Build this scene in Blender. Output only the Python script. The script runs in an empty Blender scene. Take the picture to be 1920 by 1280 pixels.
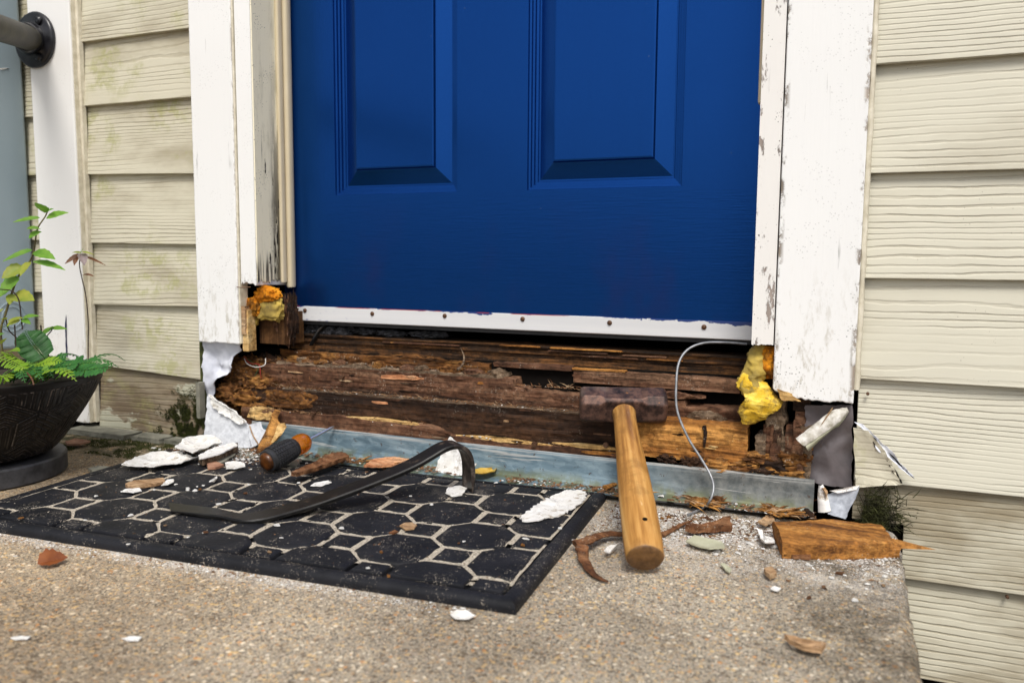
import bpy, bmesh, math, random
from mathutils import Vector, Matrix, noise
V = Vector
rnd = random.Random(11)
S = bpy.context.scene
COL = S.collection

# ------------------------------------------------------------------ camera
FPX, YAW, PITCH, ROLL = 1526.3, math.radians(22.544), math.radians(5.931), math.radians(.422)
CAM = V((0, 0, .37))
_fw = V((-math.sin(YAW)*math.cos(PITCH), math.cos(YAW)*math.cos(PITCH), -math.sin(PITCH)))
_r0 = V((math.cos(YAW), math.sin(YAW), 0)); _u0 = _r0.cross(_fw)
_rt = _r0*math.cos(ROLL) + _u0*math.sin(ROLL); _up = -_r0*math.sin(ROLL) + _u0*math.cos(ROLL)
cd = bpy.data.cameras.new('camera'); co_ = bpy.data.objects.new('camera', cd); COL.objects.link(co_)
cd.sensor_width = 36; cd.lens = 36*FPX/1920; cd.clip_start = .02; cd.clip_end = 2000
co_.matrix_world = Matrix(((_rt.x, _up.x, -_fw.x, CAM.x), (_rt.y, _up.y, -_fw.y, CAM.y), (_rt.z, _up.z, -_fw.z, CAM.z), (0, 0, 0, 1)))
cd.dof.use_dof = True; cd.dof.focus_distance = 1.27; cd.dof.aperture_fstop = 4.8
S.camera = co_

# ------------------------------------------------------------------ sky and sun
SUNV = V((.26, -.60, .92)).normalized()
w = bpy.data.worlds.new('World'); S.world = w; w.use_nodes = True
nt = w.node_tree; bg = nt.nodes['Background']
sky = nt.nodes.new('ShaderNodeTexSky'); sky.sky_type = 'NISHITA'; sky.sun_disc = False
sky.sun_elevation = math.asin(SUNV.z); sky.sun_rotation = math.atan2(SUNV.x, SUNV.y)
sky.air_density = 1.0; sky.dust_density = 3.0
hs = nt.nodes.new('ShaderNodeHueSaturation'); hs.inputs['Saturation'].default_value = .32      # overcast: the blue is greyed
nt.links.new(sky.outputs[0], hs.inputs['Color']); nt.links.new(hs.outputs[0], bg.inputs['Color'])
bg.inputs['Strength'].default_value = .09
sl = bpy.data.lights.new('sun', 'SUN'); sl.energy = 1.5; sl.angle = math.radians(20); sl.color = (1, .955, .89)
so = bpy.data.objects.new('sun', sl); COL.objects.link(so); so.rotation_euler = (-SUNV).to_track_quat('-Z', 'Y').to_euler(); so.location = SUNV*6
S.view_settings.view_transform = 'Standard'; S.view_settings.look = 'None'
S.view_settings.exposure = .84; S.view_settings.gamma = 1
S.view_settings.use_curve_mapping = False

# ------------------------------------------------------------------ measuring helpers (picture point -> place on a wall or floor plane)
def ray(px, py): return _fw + _rt*((px-960)/FPX) - _up*((py-640)/FPX)
def G(px, py, z=0.):
    d = ray(px, py); return CAM + d*((z-CAM.z)/d.z)
def W(px, py, Y):
    d = ray(px, py); return CAM + d*(Y/d.y)
def D(px, py, dep): return CAM + ray(px, py)*dep
def fb(v, o=3):
    return noise.fractal(v, .8, 2.0, o)
def N(x, y=0, z=0): return noise.noise(V((x, y, z)))

# ------------------------------------------------------------------ object helpers
ABS = {}
def finish(o, parent, org, label, cat, group, kind):
    COL.objects.link(o)
    if parent is not None:
        o.parent = parent; o.location = org - ABS[parent.name]
    else: o.location = org
    ABS[o.name] = org.copy()
    tag(o, label, cat, group, kind)
    return o
def tag(o, label=None, cat=None, group=None, kind=None):
    if label: o['label'] = label
    if cat: o['category'] = cat
    if group: o['group'] = group
    if kind: o['kind'] = kind
    return o
def mk(name, vs, fs, mat, parent=None, smooth=0, local=False, label=None, cat=None, group=None, kind=None, bevel=0, org=None):
    vs = [V(v) for v in vs]
    if local: org = V((0, 0, 0))
    elif org is None:
        org = V((sum(v.x for v in vs)/len(vs), sum(v.y for v in vs)/len(vs), min(v.z for v in vs)))
    me = bpy.data.meshes.new(name); me.from_pydata([v-org for v in vs], [], fs); me.update()
    bm = bmesh.new(); bm.from_mesh(me); bmesh.ops.recalc_face_normals(bm, faces=bm.faces); bm.to_mesh(me); bm.free()
    if smooth:
        me.polygons.foreach_set('use_smooth', [True]*len(me.polygons)); me.set_sharp_from_angle(angle=math.radians(smooth))
    if mat: me.materials.append(mat)
    o = bpy.data.objects.new(name, me)
    if bevel:
        b = o.modifiers.new('bevel', 'BEVEL'); b.width = bevel; b.segments = 2; b.limit_method = 'ANGLE'
    if local and parent is not None:
        COL.objects.link(o); o.parent = parent; ABS[o.name] = V((0, 0, 0)); return tag(o, label, cat, group, kind)
    return finish(o, parent, org, label, cat, group, kind)
def share(name, me, loc, rot, sc, label=None, cat=None, group=None, parent=None):
    o = bpy.data.objects.new(name, me); finish(o, parent, V(loc), label, cat, group, None)
    o.rotation_euler = rot; o.scale = sc if hasattr(sc, '__len__') else (sc,)*3
    return o
def thing(name, label, cat, loc=(0, 0, 0), rot=None, group=None, kind=None):
    o = bpy.data.objects.new(name, None); COL.objects.link(o); o.location = loc; o.empty_display_size = .05
    if rot is not None: o.rotation_euler = rot.to_euler()
    ABS[o.name] = V((0, 0, 0)) if rot is not None else V(loc)
    return tag(o, label, cat, group, kind)
def box(x0, x1, y0, y1, z0, z1):
    vs = [(x, y, z) for x in (x0, x1) for y in (y0, y1) for z in (z0, z1)]
    return vs, [(0, 1, 3, 2), (4, 6, 7, 5), (0, 4, 5, 1), (2, 3, 7, 6), (0, 2, 6, 4), (1, 5, 7, 3)]
def sweep(loops, cap=True, close=True):
    n = len(loops[0]); vs = [p for l in loops for p in l]; fs = []
    for i in range(len(loops)-1):
        for j in range(n if close else n-1):
            k = (j+1) % n; fs.append((i*n+j, i*n+k, (i+1)*n+k, (i+1)*n+j))
    if cap and close: fs += [tuple(range(n))[::-1], tuple(range((len(loops)-1)*n, len(loops)*n))]
    return vs, fs
def merge(parts):
    vs, fs = [], []
    for a, b in parts:
        k = len(vs); vs += list(a); fs += [tuple(i+k for i in f) for f in b]
    return vs, fs
def tube(pts, r, n=8, ref=V((.3, .2, 1))):
    pts = [V(p) for p in pts]; loops = []
    for i, p in enumerate(pts):
        t = (pts[min(i+1, len(pts)-1)] - pts[max(i-1, 0)]).normalized()
        a = t.cross(ref); a = (a if a.length > 1e-4 else t.cross(V((1, 0, 0)))).normalized(); b = t.cross(a)
        rr = r(i/(len(pts)-1)) if callable(r) else r
        loops.append([p + (a*math.cos(q) + b*math.sin(q))*rr for q in (2*math.pi*k/n for k in range(n))])
    return sweep(loops)
def spline(pts, k=6):
    pts = [V(p) for p in pts]; P = [pts[0]*2-pts[1]] + pts + [pts[-1]*2-pts[-2]]; out = []
    for i in range(1, len(P)-2):
        a, b, c, d = P[i-1:i+3]
        for j in range(k):
            t = j/k; out.append(.5*((2*b) + (c-a)*t + (2*a-5*b+4*c-d)*t*t + (3*b-a-3*c+d)*t**3))
    return out + [pts[-1]]
def blob(c, r, amp, freq, sub=3, seed=0, sq=1.0):
    bm = bmesh.new(); bmesh.ops.create_icosphere(bm, subdivisions=sub, radius=1)
    vs = []
    for v in bm.verts:
        d = v.co.normalized()
        d = V([math.copysign(abs(q)**sq, q) for q in d])
        k = 1 + amp*fb(d*freq + V((seed*3.1, seed, -seed)), 4)
        vs.append(V(c) + V((d.x*r[0], d.y*r[1], d.z*r[2]))*k)
    fs = [tuple(v.index for v in f.verts) for f in bm.faces]; bm.free()
    return vs, fs
def rough(x0, x1, y0, y1, z0, z1, nx=120, amp=.002, top=None, front=None, seed=0, endj=.006, nf=7, ntp=5, gx=14., gz=70., taper=0):
    """a weathered board along x: rough faces, uneven top and front, ragged ends"""
    loops = []
    for i in range(nx+1):
        u = i/nx; x = x0+(x1-x0)*u
        zt = z1 + (top(x) if top else 0); yf = y0 + (front(x) if front else 0)
        zb = z0
        if taper:
            q_ = min(1, (min(u, 1-u)+.002)/taper)**.55; q_ *= .86+.14*N(x*60, seed); zc = z0+(zt-z0)*.45; zt = zc+(zt-zc)*q_; zb = zc+(z0-zc)*q_; yf = yf+(y1-yf)*(1-q_)*.85
        sec = [(yf, zb+(zt-zb)*k/nf) for k in range(nf+1)] + [(yf+(y1-yf)*k/ntp, zt) for k in range(1, ntp+1)] + [(y1, zb)]
        lp = []
        for k, (y, z) in enumerate(sec):
            q = V((x*gx+seed*7, y*gz+seed, z*gz))
            d = amp*fb(q, 4) + amp*.5*N(x*120, y*150+seed, z*150)
            e = 0
            if i == 0: e = abs(N(y*90+seed, z*90, 3))*endj*2
            if i == nx: e = -abs(N(y*90+seed, z*90, 7))*endj*2
            fy = -d if k <= nf else 0
            fz = d*1.1 if nf <= k < nf+ntp+1 else 0
            lp.append(V((x+e, y+fy, z+fz)))
        loops.append(lp)
    return sweep(loops)
def jag(x0, x1, y0, y1, zb, zt, j=.01, nx=40, fr=60., seed=0, zfun=None):
    loops = []
    for i in range(nx+1):
        x = x0+(x1-x0)*i/nx
        a = zb + (zfun(x) if zfun else 0) + j*N(x*fr, seed, 1) + j*.6*N(x*fr*3, seed, 5)
        b = a + j*.6*N(x*fr, seed, 9) + j*.2
        loops.append([V((x, y0, a)), V((x, y0, zt)), V((x, y1, zt)), V((x, y1, b))])
    return sweep(loops)
def rag(pts, k=4, j=.0012, seed=0):
    """outline with ragged, torn edges"""
    out = []; n = len(pts)
    for i in range(n):
        a, b = V(pts[i]), V(pts[(i+1) % n]); L = (b-a).length
        m = max(1, min(14, int(L/.004))) if k == 0 else k
        for q in range(m):
            p = a.lerp(b, q/m); s = 40*i+q
            out.append(p + V((rnd.uniform(-1, 1), rnd.uniform(-1, 1), rnd.uniform(-1, 1)*.3))*j*(0 if q == 0 else 1))
    return out
def flake(pts, th, up=V((0, 0, 1)), curl=0., bump=.001, seed=0, k=0, j=.0012):
    ol = rag(pts, k, j, seed); n = len(ol); c = sum(ol, V((0, 0, 0)))/n; sm = [sum((ol[(i+d) % n] for d in range(-3, 4)), V((0, 0, 0)))/7 for i in range(n)]
    R = max((p-c).length for p in ol); vs = []; fs = []
    rings = (1., .9, .78, .64, .5, .36, .22, .1)
    def put(off):
        base = len(vs)
        for r in rings:
            for i_, p in enumerate(ol):
                q = c.lerp(p if r == 1 else p.lerp(sm[i_], min(1, (1-r)*5)), r); d = r
                h = curl*d*d + bump*1.6*fb(q*34+V((seed, c.x*50, c.y*50)), 2)
                vs.append(q + up*(h+off))
        vs.append(c + up*(off + bump*N(seed)))
        return base
    a = put(th); b = put(0)
    m = len(rings)*n
    for base in (a, b):
        for r in range(len(rings)-1):
            for i in range(n):
                t = (i+1) % n; fs.append((base+r*n+i, base+r*n+t, base+(r+1)*n+t, base+(r+1)*n+i))
        for i in range(n): fs.append((base+(len(rings)-1)*n+i, base+(len(rings)-1)*n+(i+1) % n, base+m))
    for i in range(n): fs.append((a+i, a+(i+1) % n, b+(i+1) % n, b+i))
    return vs, fs

# ------------------------------------------------------------------ material helpers
class Mt:
    def __init__(s, name, rough=.6, spec=.4):
        s.m = bpy.data.materials.new(name); s.m.use_nodes = True; s.t = s.m.node_tree
        s.b = s.t.nodes['Principled BSDF']; s.b.inputs['Roughness'].default_value = rough
        s.b.inputs['Specular IOR Level'].default_value = spec
    def n(s, ty, **k):
        d = s.t.nodes.new('ShaderNode'+ty)
        for a, b in k.items(): setattr(d, a, b)
        return d
    def put(s, sock, v):
        if isinstance(v, bpy.types.NodeSocket): s.t.links.new(v, sock)
        elif v is not None:
            if hasattr(v, '__len__') and sock.type == 'RGBA' and len(v) == 3: v = (*v, 1)
            sock.default_value = v
    def co(s, sc=(1, 1, 1), rand=True, world=False):
        if world: v = s.n('NewGeometry').outputs['Position']
        else: v = s.n('TexCoord').outputs['Object']
        if rand and not world:
            r = s.n('ObjectInfo').outputs['Random']; q = s.n('VectorMath', operation='ADD'); mm = s.mt('MULTIPLY', r, 13.7)
            s.put(q.inputs[0], v); s.put(q.inputs[1], mm); v = q.outputs[0]
        if tuple(sc) != (1, 1, 1):
            q = s.n('VectorMath', operation='MULTIPLY'); s.put(q.inputs[0], v); q.inputs[1].default_value = sc; v = q.outputs[0]
        return v
    def xyz(s, v):
        q = s.n('SeparateXYZ'); s.put(q.inputs[0], v); return q.outputs
    def ns(s, v, sc=5, det=4, ro=.55, dist=0, col=False):
        q = s.n('TexNoise'); s.put(q.inputs['Vector'], v); q.inputs['Scale'].default_value = sc
        q.inputs['Detail'].default_value = det; q.inputs['Roughness'].default_value = ro; q.inputs['Distortion'].default_value = dist
        return q.outputs['Color' if col else 'Fac']
    def vo(s, v, sc=5, feat='F1', out='Distance'):
        q = s.n('TexVoronoi', feature=feat); s.put(q.inputs['Vector'], v); q.inputs['Scale'].default_value = sc
        return q.outputs[out]
    def mt(s, op, a, b=None, c=None, clamp=False):
        q = s.n('Math', operation=op, use_clamp=clamp); s.put(q.inputs[0], a); s.put(q.inputs[1], b)
        if c is not None: s.put(q.inputs[2], c)
        return q.outputs[0]
    def ss(s, x, a, b):
        q = s.n('MapRange', interpolation_type='SMOOTHSTEP'); s.put(q.inputs[0], x); s.put(q.inputs[1], a); s.put(q.inputs[2], b)
        return q.outputs[0]
    def rp(s, f, st, interp='LINEAR'):
        q = s.n('ValToRGB'); q.color_ramp.interpolation = interp; e = q.color_ramp.elements
        while len(e) < len(st): e.new(.5)
        for i, (p, c) in enumerate(st): e[i].position = p; e[i].color = (*c, 1)
        s.put(q.inputs[0], f); return q.outputs[0]
    def mx(s, f, a, b, bl='MIX'):
        q = s.n('Mix', data_type='RGBA', blend_type=bl); s.put(q.inputs[0], f); s.put(q.inputs[6], a); s.put(q.inputs[7], b); return q.outputs[2]
    def bump(s, h, st=.5, d=.001, prev=None):
        q = s.n('Bump'); q.inputs['Strength'].default_value = st; q.inputs['Distance'].default_value = d
        s.put(q.inputs['Height'], h)
        if prev is not None: s.t.links.new(prev, q.inputs['Normal'])
        return q.outputs[0]
    def done(s, col=None, normal=None, rough=None, metal=None):
        s.put(s.b.inputs['Base Color'], col)
        if normal is not None: s.put(s.b.inputs['Normal'], normal)
        if rough is not None: s.put(s.b.inputs['Roughness'], rough)
        if metal is not None: s.put(s.b.inputs['Metallic'], metal)
        return s.m

def mat_siding(name, base, dirt=.3, green=.0, lo=.5, patch=None):
    m = Mt(name, .62, .3); v = m.co(); x, y, z = m.xyz(v)
    a = m.ns(m.co((.8, 1, 8)), 1, 2, .5); b = m.ns(m.co((6, 1, 24)), 1, 4, .6)
    ph = m.mt('ADD', m.mt('MULTIPLY', z, m.mt('ADD', 80., m.mt('MULTIPLY', m.n('ObjectInfo').outputs['Random'], 70.))), m.mt('ADD', m.mt('MULTIPLY', a, 6.5), m.mt('MULTIPLY', b, 1.3)))
    sn = m.mt('SINE', m.mt('MULTIPLY', ph, 6.2832))
    gr = m.ss(sn, .35, 1.)
    am = m.mt('MULTIPLY', m.ss(m.ns(m.co((.9, 1, 6)), 1.6, 2), .30, .58), m.mt('ADD', .45, m.mt('MULTIPLY', m.ss(m.ns(m.co((7, 1, 30)), 1, 3), .38, .6), .55)))
    gr = m.mt('MULTIPLY', gr, am)
    fine = m.ns(m.co((14, 1, 240)), 1, 3)
    h = m.mt('SUBTRACT', m.mt('MULTIPLY', fine, .12), gr)
    nrm = m.bump(h, .8, .0014)
    st = m.ss(m.ns(m.co((1.1, 1, 3.5)), 2.2, 5, .65), lo, lo+.28)
    c = m.mx(m.ns(v, 6, 4), base, tuple(q*.9 for q in base))
    c = m.mx(m.mt('MULTIPLY', st, dirt), c, (.20, .15, .08))
    if patch:
        c = m.mx(m.ss(m.ns(m.co((5, 1, 16)), 1, 6, .7), .40, .60), c, (.17, .125, .082)); pm = m.ss(m.ns(m.co((6, 1, 14)), 1, 5, .65), .53, .57)
        c = m.mx(pm, c, patch); h = m.mt('ADD', h, m.mt('MULTIPLY', pm, .7)); nrm = m.bump(h, .8, .0014)
    c = m.mx(m.mt('MULTIPLY', gr, .16+.42*dirt), c, (.22, .17, .09))
    if green:
        g = m.ss(m.ns(m.co((7, 1, 7)), 1, 6, .7), .47, .62)
        gl = m.ss(m.ns(m.co((30, 1, 30)), 1, 3, .7), .42, .6)
        big = m.ss(m.ns(m.co((4, 1, 7)), 1.3, 2), .42, .58)
        c = m.mx(m.mt('MULTIPLY', m.mt('MULTIPLY', m.mt('MULTIPLY', g, gl), big), green*.62), c, (.34, .34, .12))
    sp = m.ss(m.vo(m.co((1, 1, 1)), 130, 'F1'), .085, .05)
    sm = m.ss(m.ns(v, 9, 2), .56, .64)
    c = m.mx(m.mt('MULTIPLY', m.mt('MULTIPLY', sp, sm), .75), c, (.07, .05, .03))
    return m.done(c, nrm)
def mat_paint(name, base, under=(.16, .12, .09), peel=.0, mild=.25, vert=True, zdirt=None, crack=.0, ew=None, streak=False):
    m = Mt(name, .5, .35); v = m.co(); sc = (60, 60, 5) if vert else (5, 60, 60)
    g = m.ns(m.co(sc), 1, 4, .6); br = m.ns(m.co(tuple(q*4 for q in sc)), 1, 2)
    n1 = m.ns(m.co((50, 50, 14) if vert else (14, 50, 50)), 1, 6, .72)
    pl = m.ss(n1, .70-peel, .735-peel)
    spk = m.ss(m.vo(v, 230), .26, .12); spm = m.ss(m.ns(v, 22, 3, .6), .6-mild*.3, .72-mild*.3)
    sk = m.mt('MULTIPLY', spk, spm)
    c = m.mx(m.ns(v, 4, 3), base, tuple(q*.93 for q in base))
    wz = m.xyz(m.co(world=True))
    if zdirt:
        low = m.ss(wz[2], zdirt[1], zdirt[0])
        sk = m.mt('MULTIPLY', sk, m.mt('ADD', m.mt('MULTIPLY', low, .75), .25))
        bl = m.mt('MULTIPLY', m.ss(m.ns(m.co((90, 90, 30)), 1, 6, .75), .50, .66), m.mt('MULTIPLY', low, low))
        c = m.mx(m.mt('MULTIPLY', bl, .6), c, (.30, .25, .15))
    c = m.mx(m.mt('MULTIPLY', sk, .9), c, (.05, .045, .035))
    if crack:
        ck = m.ss(m.ns(m.co((130, 130, 7) if vert else (7, 130, 130)), 1, 4, .65), .62, .70); ck = m.mt('MULTIPLY', ck, m.ss(m.ns(v, 8, 3), .5, .62))
        c = m.mx(m.mt('MULTIPLY', ck, crack), c, (.05, .035, .02))
    if streak:
        wy = wz[1]; bd = m.ss(m.mt('ABSOLUTE', m.mt('SUBTRACT', m.mt('ADD', wy, m.mt('MULTIPLY', m.ns(m.co((1, 1, 14)), 1, 3), .02)), 1.282)), .026, .004)
        lowm = m.ss(wz[2], .80, .40); foot = m.ss(m.mt('ADD', wz[2], m.mt('MULTIPLY', m.ns(m.co((90, 90, 5)), 1, 4), .05)), .405, .365)
        sk2 = m.mt('MAXIMUM', m.mt('MULTIPLY', m.mt('MULTIPLY', bd, lowm), m.ss(m.ns(m.co((150, 150, 11)), 1, 5, .7), .37, .50)), m.mt('MULTIPLY', foot, m.ss(m.ns(m.co((190, 190, 8)), 1, 4, .6), .46, .56)))
        c = m.mx(m.mt('MULTIPLY', sk2, .93), c, (.022, .015, .009))
        c = m.mx(m.mt('MULTIPLY', m.ss(m.ns(m.co((30, 30, 8)), 1, 5, .7), .5, .7), .4), c, (.34, .31, .20))
    if ew:
        ax_ = m.mt('ABSOLUTE', m.xyz(m.co(rand=False))[0])
        em = m.mt('MULTIPLY', m.ss(ax_, ew-.007, ew), m.ss(m.ns(m.co((40, 40, 26)), 1, 6, .75), .50, .58)); pl = m.mt('MAXIMUM', pl, em)
    wood = m.rp(g, [(.3, tuple(q*.5 for q in under)), (.7, tuple(q*1.4 for q in under))])
    c = m.mx(pl, c, wood)
    h = m.mt('SUBTRACT', m.mt('ADD', m.mt('MULTIPLY', g, .35), m.mt('MULTIPLY', br, .12)), m.mt('MULTIPLY', pl, .9))
    return m.done(c, m.bump(h, .75, .0014))
def mat_wood(name, cols, axis='x', sc=1., bump=.7, rough=.8, dust=.15, pits=.3, rings=0):
    """weathered or rotten wood; grain runs along axis"""
    m = Mt(name, rough, .25); k = {'x': (5, 70, 70), 'y': (70, 5, 70), 'z': (70, 70, 5)}[axis]
    k = tuple(q*sc for q in k); v = m.co()
    g = m.ns(m.co(k), 1, 5, .62, .4); big = m.ns(m.co(tuple(q*.28 for q in k)), 1, 5, .65); rot = m.ns(v, 34*sc, 6, .7)
    f = m.mt('ADD', m.mt('MULTIPLY', g, .45), m.mt('ADD', m.mt('MULTIPLY', big, .4), m.mt('MULTIPLY', rot, .25)))
    n = len(cols); c = m.rp(f, [(.43+.22*i/(n-1), cc) for i, cc in enumerate(cols)])
    c = m.mx(m.mt('MULTIPLY', m.ss(m.ns(v, 90*sc, 5, .7), .42, .62), .45), c, tuple(q*.35 for q in cols[0]))
    fine = m.ns(m.co(tuple(q*(5 if q > 20 else 2.2) for q in k)), 1, 3, .6)
    c = m.mx(m.mt('MULTIPLY', m.ss(fine, .50, .66), .5), c, tuple(q*.5 for q in cols[0])); c = m.mx(m.mt('MULTIPLY', m.ss(fine, .42, .30), .35), c, cols[-1])
    pit = m.ss(m.ns(m.co(tuple(q*.5 for q in k)), 1, 6, .75), .60, .66)
    c = m.mx(m.mt('MULTIPLY', pit, pits), c, (.012, .007, .004))
    ds = m.ss(m.ns(v, 330, 3, .6), .60, .68); dm = m.ss(m.ns(v, 18, 4, .6), .48, .66)
    c = m.mx(m.mt('MULTIPLY', m.mt('MULTIPLY', ds, dm), dust*3), c, (.55, .48, .38))
    h = m.mt('ADD', m.mt('SUBTRACT', g, pit), m.mt('ADD', m.mt('MULTIPLY', rot, .8), m.mt('MULTIPLY', fine, -.35)))
    return m.done(c, m.bump(h, bump, .0034))
def mat_plain(name, a, b, sc=30, rough=.6, bump=.3, bd=.001, spec=.4, metal=None, det=5):
    m = Mt(name, rough, spec); v = m.co(); f = m.ns(v, sc, det, .62)
    return m.done(m.rp(f, [(.32, a), (.68, b)]), m.bump(f, bump, bd) if bump else None, None, metal)

M = {}
M['siding'] = mat_siding('beige siding paint', (.65, .622, .51), .30)
M['siding_low'] = mat_siding('dirty low siding', (.62, .59, .47), .8, 0, .40)
M['siding_old'] = mat_siding('weathered siding paint', (.62, .585, .46), .60, .95, .44)
M['siding_rot'] = mat_siding('water stained siding', (.34, .29, .21), .7, .6, .40, (.45, .44, .34))
M['white'] = mat_paint('white trim paint', (.85, .85, .84), peel=-.07, mild=.42, zdirt=(.19, .45), ew=.0520, under=(.30, .25, .20), crack=.55)
M['white_peel'] = mat_paint('peeling white paint', (.82, .80, .77), under=(.30, .25, .22), peel=.12, mild=.3, crack=.8)
M['white_corner'] = mat_paint('warm white trim paint', (.85, .84, .82), peel=-.03, mild=.1, zdirt=(.1, .3))
M['jamb'] = mat_paint('sage jamb paint', (.86, .80, .61), under=(.10, .06, .03), peel=-.02, mild=.35, crack=.6, streak=True)
M['strip'] = mat_plain('beige vinyl strip', (.62, .53, .36), (.68, .59, .42), 12, .45, .05)
M['caulk'] = mat_plain('beige caulk', (.52, .47, .35), (.74, .69, .57), 60, .6, .4)
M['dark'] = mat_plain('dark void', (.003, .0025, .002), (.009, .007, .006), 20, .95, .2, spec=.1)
M['wrap'] = mat_plain('white house wrap', (.50, .52, .60), (.74, .76, .82), 26, .45, .5, .003)
M['wrap_grey'] = mat_plain('grey underlayment paper', (.075, .065, .068), (.16, .14, .145), 16, .38, .5, .003)
# wood in all its states
M['w_dark'] = mat_wood('dark wet wood', [(.010, .005, .003), (.030, .013, .006), (.075, .034, .015)], dust=.12)
M['w_brown'] = mat_wood('brown sill wood', [(.022, .010, .005), (.115, .050, .026), (.27, .145, .082)], dust=.2)
M['w_ply'] = mat_wood('blackened plywood edge', [(.012, .007, .004), (.035, .017, .008), (.20, .085, .025)], sc=1.4, dust=.05)
M['w_grey'] = mat_wood('grey brown ledge wood', [(.035, .021, .012), (.15, .10, .062), (.33, .24, .16)], dust=.4)
M['w_orange'] = mat_wood('orange split wood', [(.07, .024, .006), (.34, .135, .028), (.60, .29, .075)], bump=.9, pits=.5, dust=.05)
M['w_yellow'] = mat_wood('pale yellow split wood', [(.36, .19, .06), (.66, .42, .16), (.80, .58, .28)], bump=.8, pits=.2, dust=.05)
M['w_pulp'] = mat_wood('crumbling rotten wood', [(.018, .008, .003), (.15, .058, .014), (.50, .24, .06)], sc=.8, bump=1., pits=.8, dust=.2)
M['w_chunk'] = mat_wood('orange brown lumber', [(.10, .035, .008), (.36, .15, .032), (.56, .27, .07)], sc=1.3, bump=.8, pits=.6, dust=.12)
M['w_stud'] = mat_wood('brown stud lumber', [(.035, .014, .005), (.095, .042, .014), (.17, .082, .028)], axis='z', bump=.3, pits=.2, dust=.02)
M['w_pink'] = mat_wood('fresh pinkish split wood', [(.34, .12, .05), (.58, .26, .12), (.70, .40, .22)], bump=.8, pits=.2, dust=.02)
M['bark'] = mat_wood('brown bark', [(.06, .022, .009), (.17, .07, .028), (.30, .15, .07)], bump=.8, pits=.4, dust=.25)
M['tan'] = mat_wood('tan bark', [(.22, .12, .055), (.45, .28, .15), (.60, .42, .25)], bump=.8, pits=.3, dust=.2)
def mat_flake():
    m = Mt('white paint flake', .55, .3); v = m.co(); c = m.rp(m.ns(v, 40, 5, .7), [(.3, (.62, .60, .55)), (.6, (.84, .83, .81))])
    c = m.mx(m.mt('MULTIPLY', m.ss(m.ns(v, 75, 6, .75), .54, .66), .75), c, (.30, .23, .15)); ck = m.mt('MULTIPLY', m.ss(m.vo(m.ns(v, 30, 4, .6, col=True), 9, 'DISTANCE_TO_EDGE'), .05, .01), m.ss(m.ns(v, 40, 3), .45, .6))
    c = m.mx(m.mt('MULTIPLY', ck, .45), c, (.34, .30, .25))
    return m.done(c, m.bump(m.mt('SUBTRACT', m.ns(v, 60, 5), ck), .7, .0012))
M['flake'] = mat_flake()
M['flake_dirty'] = mat_plain('dirty white trim', (.30, .27, .20), (.76, .74, .70), 90, .6, .8, .002, det=6)
M['flake_sage'] = mat_plain('sage paint flake', (.36, .36, .25), (.47, .47, .35), 40, .55, .4)
M['flake_blue'] = mat_plain('pale grey fibre board', (.52, .54, .58), (.74, .76, .80), 120, .7, .4, .001)
M['crumb_white'] = mat_plain('white dust', (.62, .60, .56), (.85, .84, .82), 90, .8, 0)
M['crumb_brown'] = mat_plain('brown crumbs', (.025, .012, .006), (.28, .14, .06), 70, .9, 0)
M['sand'] = mat_plain('pale sand', (.12, .10, .07), (.78, .69, .56), 520, .9, .8, .003)
M['slate'] = mat_plain('grey stone shim', (.12, .12, .095), (.26, .25, .20), 40, .85, .5, .002)
M['brick'] = mat_plain('brick red chip', (.22, .09, .05), (.44, .25, .16), 50, .85, .5, .001)

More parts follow.
